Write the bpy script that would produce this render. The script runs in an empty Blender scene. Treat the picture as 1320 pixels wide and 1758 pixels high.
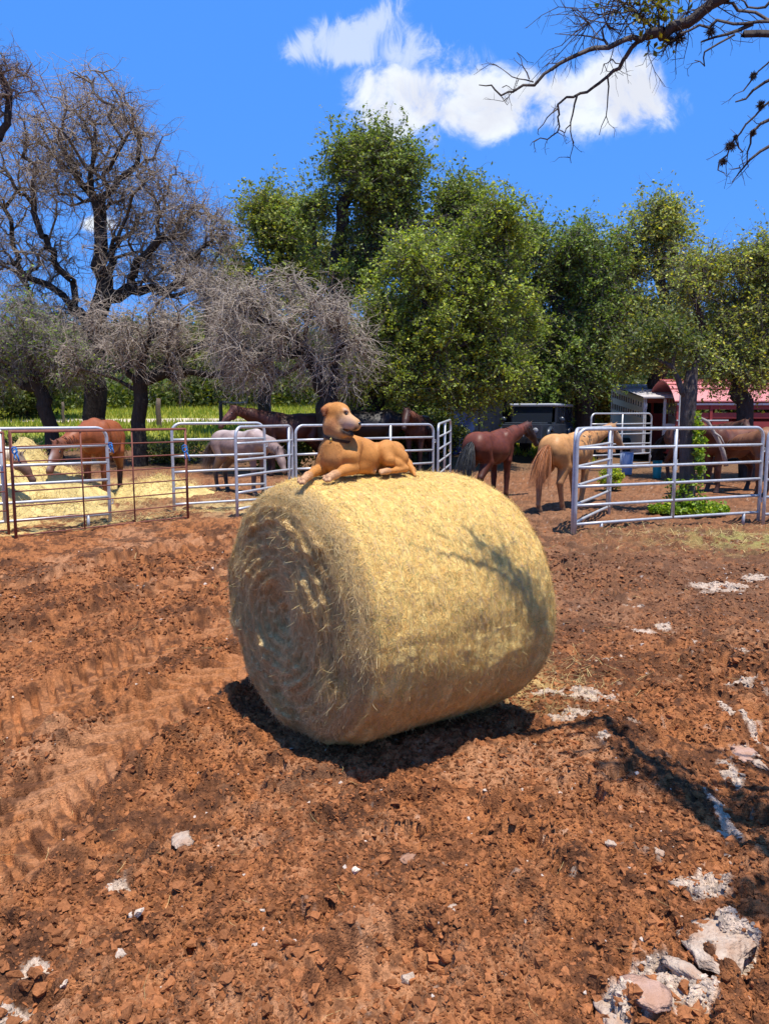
import bpy, math, random
import numpy as np
from mathutils import Vector
R = math.radians
rng = np.random.default_rng(11)
random.seed(5)

# ---------------------------------------------------------------- camera, sky, sun, exposure
SC = bpy.context.scene
COL = SC.collection
CAM_H = 1.70
F_PX, CX, CY, HOR = 1320.0, 660.0, 879.0, 712.0
PITCH = math.atan((CY - HOR) / F_PX)
cd = bpy.data.cameras.new('camera')
cam = bpy.data.objects.new('camera', cd); COL.objects.link(cam)
cam.location = (0, 0, CAM_H); cam.rotation_euler = (math.pi / 2 - PITCH, 0, 0)
cd.sensor_fit = 'VERTICAL'; cd.sensor_height = 36.0; cd.lens = F_PX / 1758.0 * 36.0
cd.clip_start = 0.05; cd.clip_end = 2000
SC.camera = cam

def ray(u, v):
    dx = (u - CX) / F_PX; dy = -(v - CY) / F_PX
    c, s = math.cos(PITCH), math.sin(PITCH)
    return np.array([dx, c + dy * s, -s + dy * c])
def at(u, v, Y):                       # the point at distance Y (along +Y) seen at that spot of the photograph
    d = ray(u, v); t = Y / d[1]
    return np.array([d[0] * t, Y, CAM_H + d[2] * t])
def on_ground(u, v, z=0.0):
    d = ray(u, v); t = (z - CAM_H) / d[2]
    return np.array([d[0] * t, d[1] * t, z])

SUN = np.array([0.15, -0.20, 1.0]); SUN /= np.linalg.norm(SUN)
sd = bpy.data.lights.new('sun', 'SUN'); sd.energy = 5.0; sd.angle = R(0.5); sd.color = (1.0, 0.955, 0.88)
sun = bpy.data.objects.new('sun', sd); COL.objects.link(sun)
sun.rotation_euler = Vector(SUN).to_track_quat('Z', 'Y').to_euler()
SC.view_settings.view_transform = 'Standard'; SC.view_settings.look = 'None'
SC.view_settings.exposure = 0.42; SC.view_settings.gamma = 1.0
try: SC.view_settings.use_curve_mapping = False
except Exception: pass
SC.cycles.max_bounces = 6; SC.cycles.diffuse_bounces = 3; SC.cycles.transparent_max_bounces = 4
SC.cycles.use_denoising = True

W = bpy.data.worlds.new('World'); SC.world = W; W.use_nodes = True
nt = W.node_tree; nt.nodes.clear()
def N(t, **k):
    n = nt.nodes.new(t)
    for a, b in k.items(): setattr(n, a, b)
    return n
def L(a, b): nt.links.new(a, b)
def M(op, a, b=None, c=None):
    n = N('ShaderNodeMath', operation=op)
    for i, x in enumerate((a, b, c)):
        if x is None: continue
        if isinstance(x, (int, float)): n.inputs[i].default_value = x
        else: L(x, n.inputs[i])
    return n.outputs[0]
sky = N('ShaderNodeTexSky', sky_type='NISHITA'); sky.sun_disc = False
sky.sun_elevation = math.asin(SUN[2]); sky.sun_rotation = math.atan2(SUN[0], SUN[1])
sky.air_density = 1.0; sky.dust_density = 0.3; sky.ozone_density = 2.0; sky.altitude = 300
hs = N('ShaderNodeHueSaturation'); hs.inputs['Saturation'].default_value = 1.15; hs.inputs['Value'].default_value = 1.0
L(sky.outputs[0], hs.inputs['Color'])
tint = N('ShaderNodeMix', data_type='RGBA', blend_type='MULTIPLY'); tint.inputs[0].default_value = 1.0
L(hs.outputs[0], tint.inputs[6]); tint.inputs[7].default_value = (0.90, 1.12, 1.30, 1)
flat = N('ShaderNodeMix', data_type='RGBA'); flat.inputs[0].default_value = .78; L(tint.outputs[2], flat.inputs[6]); flat.inputs[7].default_value = (.066 / .10, .265 / .10, .84 / .10, 1)
tc = N('ShaderNodeTexCoord'); sx = N('ShaderNodeSeparateXYZ'); L(tc.outputs['Generated'], sx.inputs[0])
yy = M('MAXIMUM', sx.outputs[1], 0.02)
uu = M('DIVIDE', sx.outputs[0], yy); vv = M('DIVIDE', sx.outputs[2], yy)
cb = N('ShaderNodeCombineXYZ'); L(uu, cb.inputs[0]); L(vv, cb.inputs[1])
def cnoise(scale, detail, rough, dist=0.0, off=0.0, sy=1.0):
    mp = N('ShaderNodeMapping'); mp.inputs['Location'].default_value = (off, off * .7, 0); mp.inputs['Scale'].default_value = (1, sy, 1)
    mp.inputs['Rotation'].default_value = (0, 0, 0.5)
    L(cb.outputs[0], mp.inputs[0])
    n = N('ShaderNodeTexNoise'); n.inputs['Scale'].default_value = scale; n.inputs['Detail'].default_value = detail
    n.inputs['Roughness'].default_value = rough; n.inputs['Distortion'].default_value = dist
    L(mp.outputs[0], n.inputs['Vector']); return n.outputs[0]
def blob(px, py, rx, ry, amp=1.0, rot=0.0):
    d = ray(px, py); u0, v0 = d[0] / d[1], d[2] / d[1]
    a = rx / F_PX * 1.08; b = ry / F_PX * 1.15
    du = M('SUBTRACT', uu, u0); dv = M('SUBTRACT', vv, v0)
    c, s = math.cos(rot), math.sin(rot)
    p = M('MULTIPLY', M('ADD', M('MULTIPLY', du, c), M('MULTIPLY', dv, s)), 1 / a)
    q = M('MULTIPLY', M('ADD', M('MULTIPLY', du, -s), M('MULTIPLY', dv, c)), 1 / b)
    r2 = M('ADD', M('MULTIPLY', p, p), M('MULTIPLY', q, q))
    return M('MULTIPLY', M('EXPONENT', M('MULTIPLY', r2, -1.0)), amp)
thick = [blob(*b) for b in [(690, 165, 75, 62, .9), (650, 195, 50, 50, .7), (800, 170, 95, 48, .85), (870, 195, 80, 45, .9), (960, 175, 90, 42, .8),
                            (1050, 155, 60, 50, .9), (1100, 150, 66, 54, 1.0), (1100, 190, 50, 35, .7),
                            (690, 385, 60, 30, .9), (175, 385, 45, 16, .8), (1190, 560, 80, 35, .9)]]
acc = thick[0]
for b in thick[1:]: acc = M('ADD', acc, b)
thin = [blob(*b) for b in [(530, 70, 42, 24, .7, .5), (590, 75, 34, 40, .62, -.6), (655, 30, 60, 20, .72, .75), (610, 95, 40, 16, .6), (700, 60, 60, 24, .42, -.2),
                           (760, 100, 90, 22, .5), (690, 110, 26, 34, .55), (740, 240, 20, 24, .35), (500, 90, 20, 16, .4)]]
acc2 = thin[0]
for b in thin[1:]: acc2 = M('ADD', acc2, b)
n1 = cnoise(14, 9, .62, .5); n2 = cnoise(26, 8, .68, 1.1, 3.1, 0.55)
f1 = M('ADD', M('MINIMUM', acc, 1.15), M('MULTIPLY', M('SUBTRACT', n1, .5), 3.0))
f2 = M('ADD', acc2, M('MULTIPLY', M('SUBTRACT', n2, .5), 2.0))
def sstep(x, lo, hi):
    m = N('ShaderNodeMapRange', interpolation_type='SMOOTHERSTEP'); L(x, m.inputs[0])
    m.inputs[1].default_value = lo; m.inputs[2].default_value = hi; return m.outputs[0]
gate2 = sstep(acc2, .05, .45); gate1 = sstep(acc, .04, .6)
mask = M('MAXIMUM', M('MULTIPLY', sstep(f1, .30, 1.30), gate1), M('MULTIPLY', M('MULTIPLY', sstep(f2, .15, 1.0), gate2), .62))
front = sstep(sx.outputs[1], .05, .2); mask = M('MULTIPLY', mask, front)
core = sstep(M('ADD', acc, M('MULTIPLY', M('SUBTRACT', cnoise(17, 5, .6, .4, 7.7), .5), 4.2)), .2, 2.3)
cc = N('ShaderNodeMix', data_type='RGBA'); L(core, cc.inputs[0])
SKYS = 0.10
cc.inputs[6].default_value = (0.70 / SKYS, 0.745 / SKYS, 0.80 / SKYS, 1); cc.inputs[7].default_value = (0.60 / SKYS, 0.625 / SKYS, 0.70 / SKYS, 1)
mx = N('ShaderNodeMix', data_type='RGBA'); L(mask, mx.inputs[0]); L(flat.outputs[2], mx.inputs[6]); L(cc.outputs[2], mx.inputs[7])
bg = N('ShaderNodeBackground'); bg.inputs[1].default_value = SKYS; L(mx.outputs[2], bg.inputs[0])
wo = N('ShaderNodeOutputWorld'); L(bg.outputs[0], wo.inputs[0])

# ---------------------------------------------------------------- helpers
def tag(o, label=None, cat=None, group=None, kind=None):
    if label: o['label'] = label
    if cat: o['category'] = cat
    if group: o['group'] = group
    if kind: o['kind'] = kind
    return o
def empty(name, loc=(0, 0, 0), rz=0.0):
    o = bpy.data.objects.new(name, None); COL.objects.link(o)
    o.location = [float(x) for x in loc]; o.rotation_euler = (0, 0, rz); o.empty_display_size = .2
    return o
def mesh(name, V, F, mat=None, parent=None, col=None, smooth=False):
    """V (n,3); F: array (m,3|4) or a list of such arrays"""
    V = np.asarray(V, np.float32)
    if not isinstance(F, list): F = [F]
    F = [np.asarray(f, np.int32) for f in F if len(f)]
    me = bpy.data.meshes.new(name)
    me.vertices.add(len(V)); me.vertices.foreach_set('co', V.ravel())
    idx = np.concatenate([f.ravel() for f in F]); tot = np.concatenate([np.full(len(f), f.shape[1], np.int32) for f in F])
    me.loops.add(len(idx)); me.loops.foreach_set('vertex_index', idx)
    me.polygons.add(len(tot)); me.polygons.foreach_set('loop_start', np.concatenate([[0], np.cumsum(tot)[:-1]]).astype(np.int32))
    me.update(calc_edges=True)
    me.polygons.foreach_set('use_smooth', np.full(len(tot), bool(smooth)))
    if col is not None:
        c = np.ones((len(V), 4), np.float32); c[:, :3] = col
        a = me.color_attributes.new('Col', 'FLOAT_COLOR', 'POINT'); a.data.foreach_set('color', c.ravel())
    if mat: me.materials.append(mat)
    o = bpy.data.objects.new(name, me); COL.objects.link(o)
    if parent: o.parent = parent
    return o
class MB:
    def __init__(s): s.V = []; s.F4 = []; s.F3 = []; s.n = 0; s.C = []
    def add(s, V, F4=None, F3=None, c=None):
        V = np.asarray(V, float); s.V.append(V)
        if F4 is not None and len(F4): s.F4.append(np.asarray(F4, int) + s.n)
        if F3 is not None and len(F3): s.F3.append(np.asarray(F3, int) + s.n)
        if c is not None: s.C.append(np.broadcast_to(np.asarray(c, float), (len(V), 3)))
        s.n += len(V); return s
    def box(s, lo, hi, M3=None, t=None, c=None):
        x0, y0, z0 = lo; x1, y1, z1 = hi
        V = np.array([(x0, y0, z0), (x1, y0, z0), (x1, y1, z0), (x0, y1, z0), (x0, y0, z1), (x1, y0, z1), (x1, y1, z1), (x0, y1, z1)], float)
        if M3 is not None: V = V @ np.asarray(M3).T
        if t is not None: V = V + t
        return s.add(V, [(0, 3, 2, 1), (4, 5, 6, 7), (0, 1, 5, 4), (1, 2, 6, 5), (2, 3, 7, 6), (3, 0, 4, 7)], c=c)
    def tube(s, pts, r, n=8, closed=False, caps=True, c=None):
        pts = np.asarray(pts, float); m = len(pts); r = np.broadcast_to(np.asarray(r, float), (m,))
        if closed: T = np.roll(pts, -1, 0) - np.roll(pts, 1, 0)
        else: T = np.gradient(pts, axis=0)
        T /= np.linalg.norm(T, axis=1)[:, None] + 1e-12
        up = np.array([0, 0, 1.]) if abs(T[0, 2]) < .9 else np.array([1., 0, 0])
        a = np.cross(T[0], up); a /= np.linalg.norm(a); A = [a]
        for i in range(1, m):
            a = A[-1] - T[i] * (A[-1] @ T[i]); a /= np.linalg.norm(a) + 1e-12; A.append(a)
        A = np.array(A); B = np.cross(T, A)
        th = np.linspace(0, 2 * np.pi, n, endpoint=False)
        V = (pts[:, None] + r[:, None, None] * (np.cos(th)[None, :, None] * A[:, None] + np.sin(th)[None, :, None] * B[:, None])).reshape(-1, 3)
        F = []
        for i in range(m if closed else m - 1):
            j = (i + 1) % m
            for k in range(n): F.append((i * n + k, i * n + (k + 1) % n, j * n + (k + 1) % n, j * n + k))
        F3 = []
        if caps and not closed:
            V = np.vstack([V, pts[0], pts[-1]]); q = m * n
            for k in range(n):
                F3.append((q, (k + 1) % n, k)); F3.append((q + 1, (m - 1) * n + k, (m - 1) * n + (k + 1) % n))
        return s.add(V, F, F3, c=c)
    def ball(s, c0, rad, n=12, m=8, M3=None, c=None):
        th = np.linspace(0, 2 * np.pi, n, endpoint=False); ph = np.linspace(0, np.pi, m + 1)
        V = np.array([(np.sin(p) * np.cos(t), np.sin(p) * np.sin(t), np.cos(p)) for p in ph for t in th]) * np.asarray(rad)
        if M3 is not None: V = V @ np.asarray(M3).T
        F = [(i * n + k, i * n + (k + 1) % n, (i + 1) * n + (k + 1) % n, (i + 1) * n + k) for i in range(m) for k in range(n)]
        return s.add(V + np.asarray(c0), F, c=c)
    def build(s, name, mat=None, parent=None, smooth=False):
        V = np.vstack(s.V); F = []
        if s.F4: F.append(np.vstack(s.F4))
        if s.F3: F.append(np.vstack(s.F3))
        return mesh(name, V, F, mat, parent, np.vstack(s.C) if s.C else None, smooth)

TAB = np.random.default_rng(3).random((8, 256, 256))
def vnoise(x, y, seed=0):
    T = TAB[seed % 8]; xi = np.floor(x).astype(int); yi = np.floor(y).astype(int); fx = x - xi; fy = y - yi
    fx = fx * fx * (3 - 2 * fx); fy = fy * fy * (3 - 2 * fy)
    o = seed * 37
    a = T[(xi + o) & 255, yi & 255]; b = T[(xi + 1 + o) & 255, yi & 255]; c = T[(xi + o) & 255, (yi + 1) & 255]; d = T[(xi + 1 + o) & 255, (yi + 1) & 255]
    return (a * (1 - fx) + b * fx) * (1 - fy) + (c * (1 - fx) + d * fx) * fy
def fbm(x, y, oct=4, seed=0, gain=.5):
    s = 0; a = 1; t = 0
    for i in range(oct):
        s = s + a * vnoise(x, y, seed + i); t += a; a *= gain
        x, y = (x * .8 - y * .6) * 2.03 + 17.3, (x * .6 + y * .8) * 2.03 + 5.1
    return s / t
def worley(x, y, seed=0):
    xi = np.floor(x).astype(int); yi = np.floor(y).astype(int); f1 = np.full(x.shape, 9.); f2 = f1.copy(); cid = np.zeros(x.shape)
    for i in (-1, 0, 1):
        for j in (-1, 0, 1):
            a = (xi + i) & 255; b = (yi + j) & 255
            px = xi + i + TAB[seed % 8, a, b]; py = yi + j + TAB[(seed + 3) % 8, a, b]
            d = np.hypot(px - x, py - y); m = d < f1
            f2 = np.where(m, f1, np.minimum(f2, d)); cid = np.where(m, TAB[(seed + 5) % 8, a, b], cid); f1 = np.where(m, d, f1)
    return f1, f2, cid
def sm(x, lo, hi):
    t = np.clip((x - lo) / (hi - lo), 0, 1); return t * t * (3 - 2 * t)

def material(name, base=(.5, .5, .5), rough=.9, attr=False, var=0.0, vscale=20., vcol=None, bump=0.0, bscale=60., metal=0.0, spec=.3,
             stretch=None, transl=None, emit=None, detail=6, trans=0.0, bdist=.02):
    m = bpy.data.materials.new(name); m.use_nodes = True; t = m.node_tree; t.nodes.clear()
    def n_(ty, **k):
        q = t.nodes.new(ty)
        for a, b in k.items(): setattr(q, a, b)
        return q
    out = n_('ShaderNodeOutputMaterial'); p = n_('ShaderNodeBsdfPrincipled')
    p.inputs['Roughness'].default_value = rough; p.inputs['Metallic'].default_value = metal
    p.inputs['Specular IOR Level'].default_value = spec; p.inputs['Base Color'].default_value = (*base, 1)
    src = None
    if attr:
        a = n_('ShaderNodeAttribute'); a.attribute_name = 'Col'; src = a.outputs['Color']
    co = n_('ShaderNodeTexCoord'); vec = co.outputs['Object']
    if stretch:
        mp = n_('ShaderNodeMapping'); mp.inputs['Scale'].default_value = stretch; t.links.new(vec, mp.inputs[0]); vec = mp.outputs[0]
    if var > 0:
        no = n_('ShaderNodeTexNoise'); no.inputs['Scale'].default_value = vscale; no.inputs['Detail'].default_value = detail; no.inputs['Roughness'].default_value = .65
        t.links.new(vec, no.inputs['Vector'])
        rm = n_('ShaderNodeMapRange'); rm.inputs[1].default_value = .3; rm.inputs[2].default_value = .7; t.links.new(no.outputs[0], rm.inputs[0])
        if vcol is not None:
            mx = n_('ShaderNodeMix', data_type='RGBA'); mx.inputs[7].default_value = (*vcol, 1)
            ms = n_('ShaderNodeMath', operation='MULTIPLY'); ms.inputs[1].default_value = var; t.links.new(rm.outputs[0], ms.inputs[0]); t.links.new(ms.outputs[0], mx.inputs[0])
        else:
            rm.inputs[3].default_value = 1 - var; rm.inputs[4].default_value = 1 + var
            mx = n_('ShaderNodeMix', data_type='RGBA', blend_type='MULTIPLY'); mx.inputs[0].default_value = 1; t.links.new(rm.outputs[0], mx.inputs[7])
        if src is not None: t.links.new(src, mx.inputs[6])
        else: mx.inputs[6].default_value = (*base, 1)
        src = mx.outputs[2]
    if src is not None: t.links.new(src, p.inputs['Base Color'])
    if bump > 0:
        no = n_('ShaderNodeTexNoise'); no.inputs['Scale'].default_value = bscale; no.inputs['Detail'].default_value = 5; t.links.new(vec, no.inputs['Vector'])
        bp = n_('ShaderNodeBump'); bp.inputs['Strength'].default_value = bump; bp.inputs['Distance'].default_value = bdist
        t.links.new(no.outputs[0], bp.inputs['Height']); t.links.new(bp.outputs[0], p.inputs['Normal'])
    if trans: p.inputs['Transmission Weight'].default_value = trans
    sh = p.outputs[0]
    if transl:
        tr = n_('ShaderNodeBsdfTranslucent'); tr.inputs[0].default_value = (*transl, 1)
        if src is not None:
            mm = n_('ShaderNodeMix', data_type='RGBA', blend_type='MULTIPLY'); mm.inputs[0].default_value = 1; t.links.new(src, mm.inputs[6]); mm.inputs[7].default_value = (*transl, 1)
            t.links.new(mm.outputs[2], tr.inputs[0])
        ms = n_('ShaderNodeMixShader'); ms.inputs[0].default_value = .35; t.links.new(sh, ms.inputs[1]); t.links.new(tr.outputs[0], ms.inputs[2]); sh = ms.outputs[0]
    t.links.new(sh, out.inputs[0])
    return m

# ---------------------------------------------------------------- terrain
BR, BFLAT, BL, BX, BY, BYAW, BER = .787, .115, 1.269, -.006, 4.288, R(56.2), .20
AX = np.array([math.sin(BYAW), math.cos(BYAW)]); PP = np.array([math.cos(BYAW), -math.sin(BYAW)])
def base_height(x, y):
    x = np.asarray(x, float); y = np.asarray(y, float); r = np.hypot(x, y)
    zl = np.interp(y, [-50, 17, 22, 30, 38, 50, 60, 80, 200, 400], [0, 0, .25, 1.0, 1.5, 2.1, 2.6, 3.2, 5, 8])
    zr = np.interp(y, [-50, 17, 30, 50, 80, 200, 400], [0, 0, .25, .9, 1.6, 3.5, 7])
    w = sm(x, 2, 7)
    return zl * (1 - w) + zr * w
def track_field(x, y):
    """ruts with lug marks pressed by tractor tyres; returns height change and smoothness weight"""
    dz = np.zeros(x.shape); wt = np.zeros(x.shape)
    paths = [([(-60, 1120), (110, 1070), (260, 1022), (410, 985), (560, 960)], .17, 1),
             ([(-80, 1020), (60, 1002), (200, 968), (330, 940), (420, 925)], .17, -1),
             ([(-60, 1300), (70, 1218), (190, 1150), (310, 1095), (430, 1055), (600, 1010)], .17, -1),
             ([(-20, 1480), (50, 1400), (130, 1325), (220, 1262), (300, 1205), (390, 1150), (520, 1100)], .19, 1),
             ([(540, 1900), (600, 1745), (640, 1690), (700, 1655)], .1, 1)]
    for P, wd, sg in paths:
        G = np.array([on_ground(u, v)[:2] for u, v in P])
        # resample
        seg = np.hypot(*np.diff(G, axis=0).T); S = np.r_[0, np.cumsum(seg)]
        best = np.full(x.shape, 99.); ss = np.zeros(x.shape); side = np.zeros(x.shape)
        for i in range(len(G) - 1):
            a = G[i]; d = (G[i + 1] - a); l = np.hypot(*d); d = d / l
            t = np.clip((x - a[0]) * d[0] + (y - a[1]) * d[1], 0, l)
            qx = x - a[0] - t * d[0]; qy = y - a[1] - t * d[1]; dd = np.hypot(qx, qy); m = dd < best
            best = np.where(m, dd, best); ss = np.where(m, S[i] + t, ss); side = np.where(m, np.sign(d[0] * qy - d[1] * qx), side)
        q = best * side + .03 * (vnoise(ss * 2, ss * 0 + 5.5, 2) - .5)
        w = 1 - sm(np.abs(q), wd, wd + .08)
        fade = sm(fbm(x * .9, y * .9, 2, 4), .28, .45)
        lug = (ss * 1 + sg * np.abs(q) * 1.1) / .16; lf = lug - np.floor(lug)
        lugh = (sm(lf, .0, .07) - sm(lf, .58, .66))
        center = np.where(q * sg > 0, 1, .75)
        dz += w * (-.062 + fade * .060 * lugh * center) + .055 * np.exp(-((np.abs(q) - wd - .08) / .07) ** 2) * (.4 + fbm(x * 4, y * 4, 2, 1))
        wt = np.maximum(wt, w * (.35 + .6 * fade))
    return dz, wt
def detail_height(x, y):
    r = np.hypot(x, y)
    near = 1 - sm(r, 12, 22)
    yard = near
    big = (fbm(x * .55, y * .55, 3, 2) - .5) * .10
    med = (fbm(x * 2.6, y * 2.6, 3, 5) - .5) * .13 + (.5 - np.abs(fbm(x * 5, y * 5, 3, 3) - .5) * 4) * .014
    fine = (fbm(x * 10, y * 10, 3, 1, .5) - .5)
    dome = lambda f, w: np.sqrt(np.maximum(0, 1 - (f / w) ** 2))
    f1, f2, cid = worley(x * 5.5 + fine * 1.2, y * 5.5 + fine, 1); cl = dome(f1, .55) * np.maximum(0, cid - .5) * .10
    g1, g2, cid2 = worley(x * 13 + fine * 1.6, y * 13, 4); cl2 = dome(g1, .6) * np.maximum(0, cid2 - .3) * .034
    h1, h2, cid3 = worley(x * 29 + fine, y * 29, 6); cl3 = dome(h1, .62) * np.maximum(0, cid3 - .25) * .020
    rough = sm(fbm(x * .8 + 3, y * .8, 3, 7), .33, .62)
    # pock marks left by hooves
    p1, p2, pid = worley(x * 3.1 + 1.3 + fine * .5, y * 3.1 + fine * .5, 2)
    pock = -np.where(pid > .5, .045, 0) * (1 - sm(p1, .08, .34)) + np.where(pid > .5, .018, 0) * np.exp(-((p1 - .3) / .09) ** 2)
    tz, tw = track_field(x, y)
    d = med * (1 - .75 * tw) + (cl + cl2) * (.35 + .95 * rough) * (1 - .75 * tw) + cl3 * (1 - .5 * tw) + fine * .016 * (1 - .7 * tw) + (fbm(x * 36, y * 36, 3, 3, .55) - .5) * .020 * (1 - .8 * tw) * (1 - sm(r, 7, 11)) + (fbm(x * 7, y * 7, 4, 6, .55) - .5) * .05 * (1 - .85 * tw) * (1 - .5 * tw) + pock * (1 - tw) * rough + tz
    # flatten a bit under the bale
    bx = (x - BX) * AX[0] + (y - BY) * AX[1]; by = (x - BX) * PP[0] + (y - BY) * PP[1]
    under = np.exp(-(np.maximum(np.abs(bx) - .6, 0) / .15) ** 2 - (np.maximum(np.abs(by) - .3, 0) / .22) ** 2)
    return big * yard + d * near * (1 - .8 * under) - .01 * under + (1 - near) * (fbm(x * .8, y * .8, 3, 1) - .5) * .12
def height(x, y): return base_height(x, y) + detail_height(np.asarray(x, float), np.asarray(y, float))
def hz(x, y): return float(height(np.array([x]), np.array([y]))[0])

def chalk_mask(x, y, n):
    """pale caliche showing through the clay"""
    blobs = [(1010, 1205, .20, .07), (985, 1240, .16, .04), (940, 1195, .14, .05), (1135, 1075, .07, .06), (1105, 1085, .12, .035), (1270, 1120, .09, .04), (1275, 1180, .09, .05), (1268, 1250, .035, .16), (1285, 1300, .1, .05), (1255, 1330, .06, .06),
             (1240, 1400, .04, .09), (1245, 1630, .11, .06), (1130, 1690, .10, .035), (1105, 1730, .1, .035), (1060, 1745, .06, .04), (1190, 1720, .08, .03), (1230, 1010, .3, .12), (1200, 1520, .16, .05),
             (20, 1740, .08, .04), (1300, 1000, .2, .1), (1040, 1130, .12, .06), (60, 1660, .06, .03), (200, 1520, .05, .03), (1090, 1040, .1, .05), (1180, 1100, .08, .04), (1030, 1290, .08, .04)]
    m = np.zeros(x.shape)
    for u, v, a, b in blobs:
        g = on_ground(u, v); m = np.maximum(m, np.exp(-((x - g[0]) / a) ** 2 - ((y - g[1]) / (b * 2.1)) ** 2))
    return sm(m + (n - .5) * 1.3, .42, .75)

def build_ground():
    azd = np.concatenate([np.linspace(-180, -75, 26)[:-1], np.linspace(-75, -31, 200)[:-1], np.linspace(-31, 31, 880), np.linspace(31, 75, 200)[1:], np.linspace(75, 180, 26)[1:-1]])
    az = np.radians(azd)
    r = np.concatenate([np.array([.25, .6, .9]), np.geomspace(1.15, 2.0, 60)[:-1], np.geomspace(2.0, 15, 640)[:-1], np.geomspace(15, 60, 120)[:-1], np.geomspace(60, 600, 40)])
    A, Rr = np.meshgrid(az, r); x = Rr * np.sin(A); y = Rr * np.cos(A)
    fx, fy = x.ravel(), y.ravel(); z = np.zeros(fx.shape); near = np.hypot(fx, fy) < 24
    z = base_height(fx, fy)
    z[near] += detail_height(fx[near], fy[near]); z[~near] += (fbm(fx[~near] * .8, fy[~near] * .8, 3, 1) - .5) * .12
    nz = z.copy()
    # colour
    n1 = fbm(fx * 1.1, fy * 1.1, 4, 3); n2 = fbm(fx * 6, fy * 6, 4, 6, .6); n3 = fbm(fx * 30, fy * 30, 3, 2, .6)
    clay = np.array([.320, .120, .042]); dark = np.array([.085, .035, .018]); pale = np.array([.40, .205, .105]); chalk = np.array([.54, .41, .30])
    c = clay[None] + (pale - clay)[None] * (sm(n1 * .6 + n2 * .4, .48, .66) * .6)[:, None]
    c = c + (dark - c) * (sm(.5 * (1 - n2) + .5 * (1 - n3), .47, .62) * .7)[:, None]
    dm = fbm(fx * 2.3 + 7, fy * 2.3, 3, 4) * .55 + fbm(fx * 10, fy * 10, 3, 1, .6) * .45; tz, tw = track_field(fx, fy)
    c = c + (np.array([.060, .027, .015]) - c) * (sm(dm, .50, .60) * .72 * (1 - .8 * tw) * (1 - sm(np.hypot(fx, fy), 14, 18)))[:, None]
    c = c + (np.array([.40, .175, .075]) - c) * (tw * .55 * sm(n2, .35, .6))[:, None]
    # browner, manure-dark soil to the right and in the pens
    rd = sm(fx / (fy + .5), -.02, .25) * sm(fy, 4.5, 7) * .75 + sm(fy, 11, 14) * .6
    c = c + (np.array([.17, .085, .045]) - c) * (np.clip(rd, 0, .75) * (.5 + .6 * n2))[:, None]
    c *= (.72 + .56 * n3)[:, None]
    ch = chalk_mask(fx, fy, n2 * .5 + n3 * .5) ; c = c + (chalk * (.8 + .35 * n3)[:, None] - c) * (ch * .92)[:, None]
    specks = sm(fbm(fx * 22, fy * 22, 2, 5), .80, .88) * sm(fx + .5, -.5, 1.2) * .4; c = c + (chalk - c) * specks[:, None]
    # straw litter behind the left gate, and around the green patch on the right
    gl_ = fy - (10.75 + 1.05 * np.clip(fx + 5.1, 0, 2.2) + .4 * np.minimum(fx + 5.1, 0))
    hz_ = np.maximum(sm(-(fx + 4.7), -.5, .6), sm(-(fx + 2.9), -.3, .4) * (1 - sm(gl_, .5, 1.0)))
    hay = hz_ * sm(gl_, -.05, .2) * (1 - sm(fy, 17.5, 20)) * sm(.45 * n1 + .55 * n2, .40, .54)
    c = c + (np.array([.60, .44, .17]) * (.75 + .5 * n3)[:, None] - c) * (hay * .95)[:, None]
    hy2 = np.exp(-((fx + 2.6) / 1.4) ** 2 - ((fy - 14.2) / 1.2) ** 2) * sm(n2, .4, .6); c = c + (np.array([.55, .41, .18]) - c) * (hy2 * .8)[:, None]
    b2 = np.exp(-((fx - BX - .85) / .22) ** 2 - ((fy - BY - .45) / .45) ** 2) * sm(n2, .3, .6); c = c + (np.array([.58, .40, .15]) - c) * (b2 * .8)[:, None]
    gp = np.exp(-((fx - 5.2) / 1.2) ** 2 - ((fy - 10.2) / .7) ** 2) * sm(n2, .38, .55); c = c + (np.array([.30, .27, .08]) - c) * (gp * .9)[:, None]
    # grass beyond the pens, with a pale track across it
    rd_y = 37.5 + 1.2 * np.sin(fx * .05); fld = sm(fy, 25, 29) * (1 - sm(fx, 2, 8)) + sm(fy, 38, 46) * sm(fx, 2, 8)
    gcol = np.array([.20, .23, .035])[None] * (1 - n1 * .5)[:, None] + np.array([.30, .27, .05])[None] * (n1 * .6)[:, None]
    c = c + (gcol - c) * np.clip(fld, 0, 1)[:, None]
    road = (1 - sm(np.abs(fy - rd_y + .4 * (n1 - .5)), .9, 1.5)) * (1 - sm(fx, -2, 4)); c = c + (np.array([.62, .50, .36]) - c) * road[:, None]
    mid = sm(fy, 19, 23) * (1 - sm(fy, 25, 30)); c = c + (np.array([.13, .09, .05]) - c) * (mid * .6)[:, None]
    na, nr = len(az), len(r); I = np.arange(nr * na).reshape(nr, na)
    q = np.stack([I[:-1, :], I[1:, :], np.roll(I, -1, 1)[1:, :], np.roll(I, -1, 1)[:-1, :]], -1).reshape(-1, 4)
    V = np.stack([fx, fy, nz], 1); V = np.vstack([V, [0, 0, 0.]]); c = np.vstack([c, clay])
    fan = np.array([(len(V) - 1, I[0, k], I[0, (k + 1) % na]) for k in range(na)])
    m = material('clay_soil', attr=True, rough=.95, var=.42, vscale=75, bump=1.0, bscale=120, spec=.12, bdist=.014)
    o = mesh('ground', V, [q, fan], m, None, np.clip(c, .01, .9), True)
    tag(o, kind='structure')
    return o
build_ground()

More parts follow.
